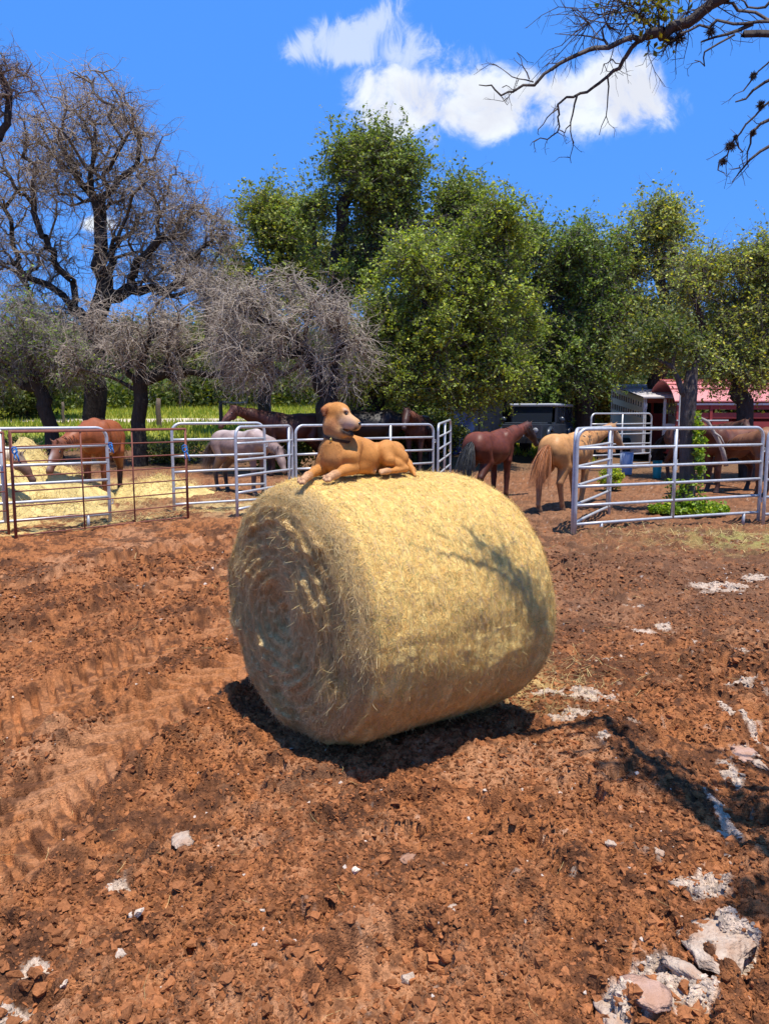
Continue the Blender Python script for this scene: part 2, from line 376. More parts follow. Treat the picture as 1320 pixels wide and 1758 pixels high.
# random lumps
def lumps(n_kinds, sub=1, seed=1):
    import bmesh
    out = []
    g = np.random.default_rng(seed)
    for i in range(n_kinds):
        bm = bmesh.new(); bmesh.ops.create_icosphere(bm, subdivisions=sub, radius=1)
        V = np.array([v.co[:] for v in bm.verts]); F = np.array([[v.index for v in f.verts] for f in bm.faces]); bm.free()
        for k in range(7):
            d = g.normal(size=3); d /= np.linalg.norm(d); off = g.uniform(.45, .8); t = V @ d; V = V - np.maximum(t - off, 0)[:, None] * d * .95
        V *= 1 + (.17 if sub < 3 else .05) * g.normal(size=(len(V), 1)); V *= g.uniform(.6, 1.25, 3)
        out.append((V, F))
    return out
def rot_mats(n, g):
    q = g.normal(size=(n, 4)); q /= np.linalg.norm(q, axis=1)[:, None]; w, x, y, z = q.T
    return np.stack([np.stack([1 - 2 * (y * y + z * z), 2 * (x * y - z * w), 2 * (x * z + y * w)], -1), np.stack([2 * (x * y + z * w), 1 - 2 * (x * x + z * z), 2 * (y * z - x * w)], -1), np.stack([2 * (x * z - y * w), 2 * (y * z + x * w), 1 - 2 * (x * x + y * y)], -1)], 1)
def scatter_lumps(name, P, S, cols, kinds, mat, seed=0):
    g = np.random.default_rng(seed); Vs, Fs, Cs = [], [], []; n0 = 0; k = g.integers(0, len(kinds), len(P))
    for j, (V, F) in enumerate(kinds):
        idx = np.where(k == j)[0]
        if not len(idx): continue
        Rm = rot_mats(len(idx), g); VV = np.einsum('nij,vj->nvi', Rm, V) * S[idx][:, None, None] * np.array([1, 1, .8]) + P[idx][:, None]
        Vs.append(VV.reshape(-1, 3)); Fs.append((F[None] + (np.arange(len(idx)) * len(V))[:, None, None] + n0).reshape(-1, 3)); Cs.append(np.repeat(cols[idx], len(V), 0)); n0 += len(idx) * len(V)
    return mesh(name, np.vstack(Vs), np.vstack(Fs), mat, None, np.vstack(Cs), True)
g = np.random.default_rng(21)
n = 50000
rr = np.sqrt(g.uniform(1.25 ** 2, 11.5 ** 2, n)) ** 1.0; rr = 1.25 + (11.5 - 1.25) * g.random(n) ** 1.6; aa = np.radians(g.uniform(-50, 50, n))
x, y = rr * np.sin(aa), rr * np.cos(aa)
keep = fbm(x * 1.3, y * 1.3, 3, 6) + .25 * g.random(n) > .55
tz, tw = track_field(x, y); keep &= (tw < .5)
keep &= ~((np.abs((x - BX) * AX[0] + (y - BY) * AX[1]) < .6) & (np.abs((x - BX) * PP[0] + (y - BY) * PP[1]) < .35))
x, y = x[keep], y[keep]; n = len(x)
S = .003 + .020 * g.random(n) ** 5 + .0014 * np.hypot(x, y) * g.random(n)
z = height(x, y) - S * .12
c = np.array([.31, .118, .045])[None] * g.uniform(.6, 1.15, (n, 1)); pl = (g.random(n) < .006)
c[pl] = np.array([.62, .48, .36]) * g.uniform(.7, 1.1, (pl.sum(), 1)); S[pl] *= .6
clod_mat = material('clod_soil', attr=True, rough=.97, var=.3, vscale=90, bump=.5, bscale=220, spec=.1, bdist=.006)
import bmesh
def hulls(k, npt, g):
    out = []
    for q in range(k):
        bm = bmesh.new()
        for v in g.normal(size=(npt, 3)): bm.verts.new(v / np.linalg.norm(v) * g.uniform(.72, 1.08) * np.array([1, g.uniform(.7, 1), g.uniform(.6, .9)]))
        bmesh.ops.convex_hull(bm, input=bm.verts); loose = [v for v in bm.verts if not v.link_faces]; bmesh.ops.delete(bm, geom=loose, context='VERTS'); bmesh.ops.triangulate(bm, faces=bm.faces); bmesh.ops.subdivide_edges(bm, edges=bm.edges, cuts=1); bmesh.ops.triangulate(bm, faces=bm.faces)
        bm.verts.ensure_lookup_table(); bm.verts.index_update(); Vh = np.array([v.co[:] for v in bm.verts]) * (1 + .10 * g.normal(size=(len(bm.verts), 1))); out.append((Vh, np.array([[v.index for v in f.verts] for f in bm.faces]))); bm.free()
    return out
S = .0045 + .030 * g.random(n) ** 4
cl = scatter_lumps('soil_clods', np.stack([x, y, z], 1), S, c, hulls(9, 16, g), clod_mat, 4); cl.data.polygons.foreach_set('use_smooth', np.zeros(len(cl.data.polygons), bool))
tag(cl, 'small crumbled clods of brown clay scattered over the yard', 'soil clods', kind='stuff')

n = 170000; g = np.random.default_rng(22); rr = 1.2 * (9.5 / 1.2) ** (g.random(n) ** .85); aa = np.radians(g.uniform(-48, 48, n)); x, y = rr * np.sin(aa), rr * np.cos(aa)
keep = fbm(x * 1.9, y * 1.9, 3, 2) + .35 * g.random(n) > .50; tz, tw = track_field(x, y); keep &= (tw + .4 * g.random(n) < .75); x, y, rr = x[keep], y[keep], rr[keep]; n = len(x)
S = (.0035 + .0085 * g.random(n) ** 2.5) * (.55 + .25 * rr); z = height(x, y) - S * .05
c = np.array([.27, .10, .038])[None] * g.uniform(.35, 1.15, (n, 1)); rd = sm(x / (y + .5), -.02, .25) * sm(y, 4.5, 7) * .6; c = c + (np.array([.15, .075, .042]) - c) * rd[:, None]; ck = chalk_mask(x, y, fbm(x * 6, y * 6, 4, 6, .6) * .5 + fbm(x * 30, y * 30, 3, 2, .6) * .5) > .3; c[ck] = np.array([.50, .38, .28]) * g.uniform(.6, 1.1, (ck.sum(), 1)); pl = g.random(n) < .004; c[pl] = np.array([.5, .4, .32])
V0 = np.array([(1, 1, 1), (1, -1, -1), (-1, 1, -1), (-1, -1, 1), (1.3, 0, 0), (0, -1.2, .2), (-.2, 1.1, .3)], float); kk = []
for q in range(6):
    import bmesh
    bm = bmesh.new()
    for v in g.normal(size=(11, 3)): bm.verts.new(v / np.linalg.norm(v) * g.uniform(.7, 1.1))
    bmesh.ops.convex_hull(bm, input=bm.verts); bm.verts.ensure_lookup_table(); bm.verts.index_update()
    kk.append((np.array([v.co[:] for v in bm.verts]), np.array([[v.index for v in f.verts] for f in bm.faces if len(f.verts) == 3]))); bm.free()
cr = scatter_lumps('soil_crumbs', np.stack([x, y, z], 1), S, c, kk, clod_mat, 5)
cr.data.polygons.foreach_set('use_smooth', np.zeros(len(cr.data.polygons), bool)); tag(cr, 'loose angular crumbs of red brown soil over the yard', 'soil crumbs', kind='stuff')

stone_mat = material('limestone', attr=True, rough=.9, var=.75, vcol=(.33, .16, .08), vscale=14, bump=.8, bscale=60, spec=.15)
stones = [((315, 1452), .058, 'flat white stone alone on the clay left of the shadow'), ((1127, 1466), .040, 'small bright white stone at the edge of the branch shadow'),
          ((770, 1570), .042, 'cream wedge-shaped stone below the bale shadow'), ((1047, 1472), .038, 'thin cream stone chip left of the bright white stone'),
          ((1243, 1425), .055, 'upright pale grey rock lying within the branch shadow'), ((1252, 1468), .045, 'shaded blue-grey rock under the upright pale rock'),
          ((1275, 1300), .075, 'large pale pink rock at the end of the chalk streak'), ((1306, 1318), .06, 'long white rock touching the large pale pink rock'),
          ((1235, 1640), .13, 'broad pitted limestone slab half sunk in the clay'), ((960 + 140, 1735), .11, 'rounded pinkish limestone lump with clay on its top'),
          ((1050, 1748), .075, 'small cream limestone lump left of the rounded pink one'), ((1170, 1690), .06, 'low chalky rock above the rounded pink lump'),
          ((700, 1490), .035, 'brown flat stone in the loose soil under the bale shadow'), ((1068, 928 + 0), .06, 'pale pink stone on the soil before the right panel'),
          ((582, 1380), .02, 'tiny pale pebble just below the tip of the bale shadow'), ((25, 940), .05, 'pale stone beside the foot of the rusty gate')]
sk = lumps(6, 3, 9)
gs = np.random.default_rng(5)
for i, ((u, v), s, lab) in enumerate(stones):
    p = on_ground(u, v); V, F = sk[i % 6]; a = gs.uniform(0, 6.28); s = s * (.78 if s < .07 else .9); V2 = V * np.array([1.15, .85, .40 if s < .05 else .17]) * s; V2[:, 2] += .10 * s * (fbm(V2[:, 0] * 3 / s + 9, V2[:, 1] * 3 / s, 3, 2) - .5)
    V2 = np.stack([V2[:, 0] * math.cos(a) - V2[:, 1] * math.sin(a), V2[:, 0] * math.sin(a) + V2[:, 1] * math.cos(a), V2[:, 2]], 1)
    V2 = V2 * (1 + .09 * gs.normal(size=(len(V2), 1)))
    colr = np.array([.52, .42, .32]) if i not in (9, 12, 13, 6) else (np.array([.50, .32, .24]) if i != 12 else np.array([.35, .19, .12]))
    o = mesh('stone', V2, F, stone_mat, None, np.repeat(colr[None], len(V2), 0) * gs.uniform(.85, 1.05, (len(V2), 1)), True)
    o.location = (p[0], p[1], hz(p[0], p[1]) + (s * .02 if s < .05 else -.004)); tag(o, lab, 'stone', 'pale stones in the clay yard')

# ---------------------------------------------------------------- ribbons / straw
def ribbons(P, D, Nn, Ln, Wd, curve, g, segs=2):
    """P start, D unit dir, Nn surface normal, Ln length, Wd width, curve lift; -> V,F"""
    n = len(P); B = np.cross(D, Nn); B /= np.linalg.norm(B, axis=1)[:, None] + 1e-9
    rows = []
    side = g.normal(size=(n, 1)) * .35
    for i in range(segs + 1):
        t = i / segs
        c = P + D * (Ln * t)[:, None] + B * (side * (t * t)) * Ln[:, None] + Nn * (curve * (t * t))[:, None]
        w = Wd * (1 - .7 * abs(t - .4))
        rows += [c - B * w[:, None] * .5, c + B * w[:, None] * .5]
    V = np.stack(rows, 1).reshape(-1, 3); k = 2 * (segs + 1)
    base = (np.arange(n) * k)[:, None]
    F = np.concatenate([base + np.array([2 * i, 2 * i + 1, 2 * i + 3, 2 * i + 2])[None] for i in range(segs)], 0)
    return V, F, k

# ---------------------------------------------------------------- the hay bale
BH = BR * (1 - BFLAT); BW = BR * (1 + BFLAT * .5)
def bale_profile(t):
    """t in [-1,1] from near end centre over the side to the far end centre: axial a, radial fraction"""
    lf = BR - BER; la = math.pi / 2 * BER; ls = (BL - 2 * BER) / 2; tot = lf + la + ls
    s = (1 - np.abs(t)) * tot      # distance from end centre
    a = np.empty_like(s); r = np.empty_like(s)
    m1 = s < lf; a[m1] = -BL / 2; r[m1] = s[m1]
    m2 = (s >= lf) & (s < lf + la); ph = (s[m2] - lf) / BER; a[m2] = -BL / 2 + BER - BER * np.cos(ph); r[m2] = BR - BER + BER * np.sin(ph)
    m3 = s >= lf + la; a[m3] = -BL / 2 + BER + (s[m3] - lf - la); r[m3] = BR
    return np.where(t < 0, a, -a), r, s
def bale_surface(t, th, disp=0.0):
    a, r, s = bale_profile(t)
    e = 1e-3; a2, r2, _ = bale_profile(np.clip(t + e, -1, 1)); da, dr = a2 - a, r2 - r; l = np.hypot(da, dr) + 1e-12
    na, nr = -dr / l, da / l                                  # outward normal in (a,r)
    aa = a + na * disp; r_ = r + nr * disp
    c, s_ = np.cos(th), np.sin(th)
    hx, z = r_ * c * (1 + BFLAT * .5), r_ * s_ * (1 - BFLAT)
    # sag: bottom flattened
    zb = BH + z; zb = np.where(zb < .05, .05 - (.05 - zb) * .35, zb) - .03
    P = np.stack([BX + aa * AX[0] + hx * PP[0], BY + aa * AX[1] + hx * PP[1], zb], -1)
    Nv = np.stack([na * AX[0] + nr * c * PP[0], na * AX[1] + nr * c * PP[1], nr * s_], -1)
    Ta = np.stack([nr * AX[0] - na * c * PP[0], nr * AX[1] - na * c * PP[1], -na * s_], -1)
    Tt = np.stack([-s_ * PP[0], -s_ * PP[1], c], -1)
    return P, Nv, Ta, Tt, s
def bale_disp(t, th):
    a, r, s = bale_profile(t)
    endm = 1 - sm(r, BR - .22, BR - .02) * 1.0
    endm = np.where(np.abs(a) > BL / 2 - BER * .6, endm, 0)
    sp = np.sin((r * 1.0 + .02 * th / 6.28 + .03 * fbm(np.cos(th) * 2 + 5, np.sin(th) * 2 + r * 3, 3, 1)) * 2 * np.pi / .07)
    cx, cz = r * np.cos(th), r * np.sin(th)
    de = .013 * sp * (.4 + 1.2 * fbm(cx * 5 + 3, cz * 5, 3, 7)) + .10 * (fbm(cx * 6 + 9, cz * 6, 4, 2) - .5) + .03 * (fbm(cx * 25, cz * 25, 3, 5) - .5) - .05 * np.exp(-(r / .16) ** 2) + .035 * np.exp(-((r - .35) / .2) ** 2)
    u = th * BR
    ds = .05 * (fbm(a * 2.2 + 4, np.cos(th) * 2 + np.sin(th) * 3, 3, 4) - .5) + .014 * (fbm(a * 38, u * 3.0, 3, 6) - .5) + .012 * (fbm(a * 20, u * 20, 3, 3) - .5) + .004 * np.sin(a * 2 * np.pi / .07)
    return de * endm + ds * (1 - endm)
def build_bale():
    nt_, nh = 420, 620
    t = np.linspace(-1, 1, nt_); th = np.linspace(0, 2 * np.pi, nh, endpoint=False); T, H = np.meshgrid(t, th, indexing='ij'); tf, hf = T.ravel(), H.ravel()
    d = bale_disp(tf, hf); P, Nv, Ta, Tt, s = bale_surface(tf, hf, d)
    I = np.arange(nt_ * nh).reshape(nt_, nh); J = np.roll(I, -1, 1)
    F = np.stack([I[:-1], I[1:], J[1:], J[:-1]], -1).reshape(-1, 4)
    a, r, _ = bale_profile(tf); n1 = fbm(a * 10 + 3, hf * 8, 4, 2, .6); n2 = fbm(a * 60, hf * 14, 3, 5, .6); n3 = fbm(r * np.cos(hf) * 30, r * np.sin(hf) * 30, 3, 1, .6)
    c = np.array([.74, .52, .18])[None] * (.70 + .32 * n1 + .30 * n2)[:, None]
    isend = (r < BR - .03) & (np.abs(a) > BL / 2 - BER * .95)
    ce = np.array([.74, .54, .25])[None] * (.55 + .5 * n3 + .35 * n1)[:, None]; w = (isend * sm(BR - r, .0, .14))[:, None]
    c = c * (1 - w) + ce * w
    m = material('packed_hay', attr=True, rough=.95, var=.35, vscale=120, bump=.8, bscale=240, spec=.1, bdist=.008)
    root = mesh('hay_bale', P, F, m, None, c, True)
    tag(root, 'large round hay bale standing alone on the clay with a dog on top', 'hay bale')
    g = np.random.default_rng(8)
    VV, FF, CC = [], [], []; n0 = 0
    def put(t, th, D, Nv, P, Ln, Wd, cur, col):
        nonlocal n0
        V, F, k = ribbons(P, D, Nv, Ln, Wd, cur, g); VV.append(V); FF.append(F + n0); CC.append(np.repeat(col, k, 0)); n0 += len(V)
    # side: short fibres
    n = 150000
    a_frac = g.uniform(-1, 1, n); lf = BR - BER; tot = lf + math.pi / 2 * BER + (BL - 2 * BER) / 2
    t = np.sign(a_frac) * (1 - (lf * .85 + (1 - np.abs(a_frac)) * (tot - lf * .85)) / tot); th = g.uniform(-1.9, 4.5, n)
    P, Nv, Ta, Tt, s = bale_surface(t, th, bale_disp(t, th) + .001)
    ang = np.where(g.random(n) < .45, g.normal(0, .28, n), g.uniform(-1.57, 1.57, n))
    D = Tt * np.cos(ang)[:, None] + Ta * np.sin(ang)[:, None]; D *= np.sign(g.normal(size=n))[:, None]
    D = D + Nv * np.abs(g.normal(0, .05, n))[:, None]; D /= np.linalg.norm(D, axis=1)[:, None]
    Ln = g.uniform(.012, .05, n); Wd = g.uniform(.0010, .0026, n)
    col = np.array([.90, .63, .225])[None] * g.uniform(.7, 1.12, (n, 1)); gr = g.random(n) < .10; col[gr] = np.array([.42, .42, .14]) * g.uniform(.7, 1.1, (gr.sum(), 1)); pk = g.random(n) < .12; col[pk] = np.array([.62, .46, .30])
    put(t, th, D, Nv, P, Ln, Wd, g.uniform(-.004, .006, n), col)
    # flying ends that catch the light
    n = 9000; t = g.uniform(-.78, .78, n); th = g.uniform(-1.7, 4.4, n)
    P, Nv, Ta, Tt, s = bale_surface(t, th, bale_disp(t, th))
    D = Tt * g.normal(size=(n, 1)) + Ta * g.normal(size=(n, 1)) + Nv * np.abs(g.normal(0, .55, (n, 1))); D /= np.linalg.norm(D, axis=1)[:, None]
    put(t, th, D, Nv, P, g.uniform(.015, .06, n), g.uniform(.0010, .0020, n), g.uniform(-.01, .01, n), np.array([.74, .58, .24])[None] * g.uniform(.7, 1.1, (n, 1)))
    # end faces: tangled coils
    for sg in (-1, 1):
        n = 75000 if sg < 0 else 9000
        rr = np.sqrt(g.random(n)) * (lf + .17); tt = sg * (1 - rr / tot); th = g.uniform(0, 6.283, n)
        P, Nv, Ta, Tt, s = bale_surface(tt, th, bale_disp(tt, th) + .002)
        ang = np.where(g.random(n) < .75, g.normal(0, .30, n), g.uniform(-1.57, 1.57, n)); D = Tt * np.cos(ang)[:, None] + Ta * np.sin(ang)[:, None]; D *= np.sign(g.normal(size=n))[:, None]
        D = D + Nv * g.normal(.03, .08, n)[:, None]; D /= np.linalg.norm(D, axis=1)[:, None]
        col = np.array([.86, .65, .31])[None] * g.uniform(.6, 1.08, (n, 1)); rb = g.random(n) < .10; col[rb] = np.array([.50, .31, .14]) * g.uniform(.6, 1.1, (rb.sum(), 1))
        put(tt, th, D, Nv, P, g.uniform(.02, .075, n), g.uniform(.0012, .0028, n), g.uniform(-.008, .008, n), col)
        n = 450 if sg < 0 else 60                            # hanging and sticking-out stalks
        rr = .1 + np.sqrt(g.random(n)) * (lf + .1); tt = sg * (1 - rr / tot); th = g.uniform(-.6, 3.7, n)
        P, Nv, Ta, Tt, s = bale_surface(tt, th, bale_disp(tt, th))
        D = Nv * g.uniform(.2, .8, (n, 1)) + Tt * g.normal(0, .5, (n, 1)) + np.array([0, 0, -1.]) * g.uniform(.1, 1, (n, 1)); D /= np.linalg.norm(D, axis=1)[:, None]
        put(tt, th, D, Nv, P, g.uniform(.03, .09, n), g.uniform(.0014, .0030, n), g.uniform(-.03, .01, n), np.array([.66, .52, .26])[None] * g.uniform(.6, 1.15, (n, 1)))
    sm_ = material('straw_stalks', attr=True, rough=.7, spec=.12, transl=(1, .95, .75))
    o = mesh('loose_straw', np.vstack(VV), np.vstack(FF), sm_, root, np.vstack(CC))
    o['label'] = 'fine dry stalks sticking out of the bale surface'
    return root
build_bale()
STRAW = bpy.data.materials['straw_stalks']

# ---------------------------------------------------------------- animals by blended distance fields
def surface_nets(vol, org, h):
    nx, ny, nz = vol.shape; ins = vol < 0
    acc = np.zeros((nx - 1, ny - 1, nz - 1, 3), np.float32); cnt = np.zeros((nx - 1, ny - 1, nz - 1), np.float32)
    c = [(i, j, k) for i in (0, 1) for j in (0, 1) for k in (0, 1)]
    sl = lambda a, n: slice(a, n - 1 + a)
    for p in c:
        for ax in range(3):
            if p[ax] == 1: continue
            q = list(p); q[ax] = 1
            A = vol[sl(p[0], nx), sl(p[1], ny), sl(p[2], nz)]; B = vol[sl(q[0], nx), sl(q[1], ny), sl(q[2], nz)]
            m = (A < 0) != (B < 0); t = np.where(m, A / np.where(m, A - B, 1), 0)
            for d in range(3):
                acc[..., d] += m * (p[d] + (t if d == ax else 0))
            cnt += m
    mask = cnt > 0; idx = -np.ones(mask.shape, int); idx[mask] = np.arange(mask.sum())
    V = (acc[mask] / cnt[mask][:, None] + np.argwhere(mask)) * h + org
    F = []
    for ax in range(3):
        o = [slice(1, -1)] * 3; o[ax] = slice(0, -1)
        a = ins[tuple(o)]; o2 = list(o); o2[ax] = slice(1, None); b = ins[tuple(o2)]
        e = np.argwhere(a != b); off = [1, 1, 1]; off[ax] = 0; e = e + np.array(off)
        fl = ins[e[:, 0], e[:, 1], e[:, 2]]
        u, v = [(1, 2), (2, 0), (0, 1)][ax]; du = np.zeros(3, int); du[u] = 1; dv = np.zeros(3, int); dv[v] = 1
        g4 = [e - du - dv, e - dv, e, e - du]
        q = np.stack([idx[w[:, 0], w[:, 1], w[:, 2]] for w in g4], 1); q = np.where(fl[:, None], q, q[:, ::-1]); F.append(q)
    F = np.vstack(F); return V, F[(F >= 0).all(1)]
def d_cone(P, a, b, r1, r2):
    ba = b - a; l = ba @ ba + 1e-9; t = np.clip(((P - a) @ ba) / l, 0, 1); return np.linalg.norm(P - a - t[..., None] * ba, axis=-1) - (r1 + (r2 - r1) * t)
def d_ell(P, c, r, M3):
    q = (P - c) @ M3; k0 = np.linalg.norm(q / r, axis=-1); k1 = np.linalg.norm(q / (r * r), axis=-1) + 1e-9; return k0 * (k0 - 1) / k1
class Blend:
    """prims: ('c',a,b,r1,r2,color,k) round cones, ('e',c,r,M,color,k) ellipsoids, 's' subtract"""
    def __init__(s): s.p = []
    def cone(s, a, b, r1, r2, col=0, k=.04): s.p.append(('c', np.array(a, float), np.array(b, float), r1, r2, col, k, +1)); return s
    def chain(s, pts, rs, col=0, k=.04):
        for i in range(len(pts) - 1): s.cone(pts[i], pts[i + 1], rs[i], rs[i + 1], col, k)
        return s
    def ell(s, c, r, col=0, k=.04, M3=None, sub=False): s.p.append(('e', np.array(c, float), np.array(r, float), np.eye(3) if M3 is None else np.asarray(M3, float), None, col, k, -1 if sub else 1)); return s
    def dist(s, q, P): return d_cone(P, q[1], q[2], q[3], q[4]) if q[0] == 'c' else d_ell(P, q[1], q[2], q[3])
    def build(s, h, pal, sharp=.02, iters=1):
        lo = np.min([np.minimum(q[1], q[2]) - max(q[3], q[4]) if q[0] == 'c' else q[1] - q[2].max() for q in s.p if q[-1] > 0], axis=0) - 3 * h
        hi = np.max([np.maximum(q[1], q[2]) + max(q[3], q[4]) if q[0] == 'c' else q[1] + q[2].max() for q in s.p if q[-1] > 0], axis=0) + 3 * h
        n = np.ceil((hi - lo) / h).astype(int) + 1
        G = np.stack(np.meshgrid(*[lo[i] + h * np.arange(n[i]) for i in range(3)], indexing='ij'), -1)
        vol = np.full(n, 9.)
        for q in s.p:
            if q[-1] < 0: continue
            d = s.dist(q, G); k = q[6]; hh = np.maximum(k - np.abs(vol - d), 0) / k; vol = np.minimum(vol, d) - hh * hh * k * .25
        for q in s.p:
            if q[-1] > 0: continue
            d = -s.dist(q, G); k = q[6]; hh = np.maximum(k - np.abs(vol - d), 0) / k; vol = np.maximum(vol, d) + hh * hh * k * .25
        V, F = surface_nets(vol, lo, h)
        w = np.zeros((len(V), len(pal)))
        for q in s.p:
            if q[5] is None: continue
            w[:, q[5]] += np.exp(-np.maximum(np.abs(s.dist(q, V)) if q[-1] < 0 else s.dist(q, V), -.01) / sharp * (1 if q[-1] > 0 else 1))
        C = (w @ np.asarray(pal)) / (w.sum(1)[:, None] + 1e-12)
        return V, F, C

fur = material('short_fur', attr=True, rough=.72, spec=.3, var=.12, vscale=60, bump=.25, bscale=180, bdist=.004)
fur_smooth = material('sleek_coat', attr=True, rough=.52, spec=.30, var=.34, vscale=5, bump=.35, bscale=9, bdist=.02)
black_gloss = material('black_wet', base=(.012, .010, .010), rough=.25, spec=.6)

hair_mat = material('horse_hair', attr=True, rough=.6, spec=.3)
def build_dog():
    A = at; b = Blend()
    tan, pale, white, red, blk, pinkp = range(6)
    pal = [(.50, .205, .045), (.52, .27, .10), (.50, .36, .28), (.40, .13, .035), (.018, .012, .012), (.54, .30, .15)]
    # trunk
    b.chain([A(579, 786, 4.06), A(598, 781, 4.13), A(625, 785, 4.20), A(650, 780, 4.27), A(676, 777, 4.34)], [.074, .090, .086, .058, .064], tan, .035)
    b.cone(A(576, 770, 4.06), A(575, 788, 4.04), .074, .066, tan, .05)
    b.cone(A(606, 764, 4.12), A(622, 768, 4.20), .046, .044, tan, .04)
    b.cone(A(560, 772, 4.09), A(556, 796, 4.06), .038, .032, tan, .03)               # far shoulder
    # neck
    b.chain([A(582, 768, 4.09), A(578, 748, 4.085), A(575, 728, 4.08)], [.062, .051, .047], tan, .035)
    b.cone(A(575, 764, 4.04), A(577, 748, 4.05), .038, .036, pale, .03)
    # skull, cheeks, muzzle
    b.ell(A(578, 711, 4.07), (.062, .060, .063), tan, .03)
    b.ell(A(588, 707, 4.05), (.034, .045, .034), tan, .03)
    b.ell(A(576, 729, 4.05), (.050, .046, .044), red, .03)
    b.cone(A(590, 716, 4.03), A(608.5, 726, 3.985), .038, .0265, pale, .022)            # bridge and upper muzzle
    b.cone(A(592, 728, 4.02), A(610.5, 731, 3.985), .036, .026, pale, .02)
    b.cone(A(579, 737, 4.03), A(602, 745.5, 3.985), .037, .0175, pale, .010)            # lower jaw
    b.cone(A(571, 733, 4.05), A(583, 743, 4.03), .048, .034, pale, .03)
    b.ell(A(599.5, 740.6, 3.975), (.036, .05, .0065), None, .004, np.array([[.95, 0, .3], [0, 1, 0], [-.3, 0, .95]]), True)    # open mouth line
    b.ell(A(595, 709.5, 3.998), (.012, .012, .010), None, .01, None, True)            # eye socket
    # brow
    b.cone(A(589, 705, 4.01), A(596, 706.5, 4.02), .011, .009, tan, .015)
    # ears, folded
    b.chain([A(563, 700, 4.055), A(556, 704, 4.03), A(556, 712, 4.018)], [.017, .013, .008], red, .012)
    b.cone(A(566, 697, 4.06), A(560, 700, 4.04), .016, .014, tan, .012)
    b.chain([A(586, 698, 4.115), A(592, 700, 4.13), A(595, 706, 4.13)], [.014, .010, .006], red, .012)
    # near foreleg (shoulder, elbow, forearm, paw)
    b.chain([A(606, 764, 4.07), A(601, 785, 4.015), A(605, 803, 4.015)], [.050, .046, .031], tan, .016)
    b.chain([A(605, 804, 4.01), A(590, 808, 3.955), A(575, 815, 3.90)], [.034, .026, .0175], tan, .014)
    b.chain([A(575, 815, 3.90), A(565, 820, 3.875)], [.021, .021], pinkp, .02)
    for du, dv, dy in ((-8.2, .6, .012), (-8.4, 4.6, -.004), (-4.8, 7.4, -.018), (.2, 7.2, -.028)):
        b.cone(A(565, 819, 3.875), A(565 + du, 818 + dv, 3.872 + dy), .0105, .0095, pinkp, .0015)
    # far foreleg
    b.chain([A(556, 790, 4.06), A(551, 806, 4.06), A(541, 809, 4.0), A(529, 817, 3.90)], [.038, .032, .025, .0175], tan, .014)
    b.chain([A(529, 817, 3.90), A(521, 824, 3.86)], [.020, .020], pinkp, .02)
    for du, dv, dy in ((-7.6, -.2, .010), (-8.0, 3.8, -.004), (-4.6, 6.8, -.016), (.2, 6.6, -.024)):
        b.cone(A(521, 823, 3.86), A(521 + du, 822.5 + dv, 3.857 + dy), .0105, .0095, pinkp, .0015)
    # hindquarters
    b.cone(A(664, 773, 4.225), A(686, 787, 4.25), .058, .050, tan, .02)
    b.cone(A(658, 776, 4.19), A(667, 790, 4.16), .046, .034, tan, .02)
    b.chain([A(665, 790, 4.19), A(680, 797, 4.20), A(696, 804.5, 4.225)], [.034, .027, .018], tan, .018)
    b.chain([A(696, 805, 4.22), A(680, 807.5, 4.17), A(664, 809, 4.13)], [.017, .0145, .015], tan, .010)
    b.cone(A(664, 809, 4.13), A(657, 810, 4.115), .017, .016, pinkp, .012)
    for du, dv, dy in ((-5, -1.5, .010), (-5.5, 1.2, -.002), (-3.4, 3.0, -.012)):
        b.cone(A(658, 810, 4.115), A(658 + du, 809.5 + dv, 4.112 + dy), .0105, .0085, pinkp, .006)
    b.chain([A(660, 785, 4.40), A(645, 800, 4.36), A(632, 808, 4.28)], [.05, .035, .02], tan, .03)
    b.cone(A(634, 808.5, 4.20), A(642, 809, 4.16), .014, .012, pinkp, .01)             # far hind paw tucked at the belly
    # belly fold
    b.cone(A(615, 803, 4.10), A(636, 803, 4.18), .032, .026, tan, .03)
    # tail
    b.chain([A(692, 787, 4.37), A(701, 797, 4.36), A(708, 807, 4.30), A(712.5, 817, 4.235)], [.028, .020, .014, .007], tan, .02)
    V, F, C = b.build(.0034, pal, .006)
    # coat marks: dark lips, grey muzzle, dark ear tip and tail tip; shade painted on the chest
    def near(u, v, Y, r, p=2): return np.exp(-(np.linalg.norm(V - A(u, v, Y), axis=1) / r) ** p)
    def mixc(w, c): 
        nonlocal C
        w = np.clip(w, 0, 1)[:, None]; C = C * (1 - w) + np.array(c) * w
    mixc(near(604, 731, 3.97, .030, 2.5) * .8, (.42, .33, .27)); mixc(near(593, 732, 3.98, .020, 2) * .6, (.46, .36, .30)); mixc(near(571, 733, 4.0, .034) * .6, (.28, .095, .035)); mixc(near(593, 702, 4.0, .012) * .7, (.55, .42, .32)); mixc(near(586, 722, 3.99, .016) * .5, (.46, .34, .25)); mixc(near(572, 790, 3.98, .055) * .45, (.30, .13, .05)); mixc(near(558, 704, 4.02, .02) * .6, (.26, .08, .03))
    for u, v, Y, r in ((587, 738.5, 3.99, .014), (591, 741, 3.98, .015), (597, 742.5, 3.975, .015), (603, 743.5, 3.97, .015), (608, 740, 3.965, .013), (611, 736, 3.96, .009), (594, 738, 3.975, .008)): mixc(near(u, v, Y, r, 3), pal[4])
    mixc(near(594.5, 709.5, 4.0, .013, 3) * .95, (.035, .018, .012)); mixc(near(555, 711, 4.02, .018, 3) * .8, (.10, .04, .02))
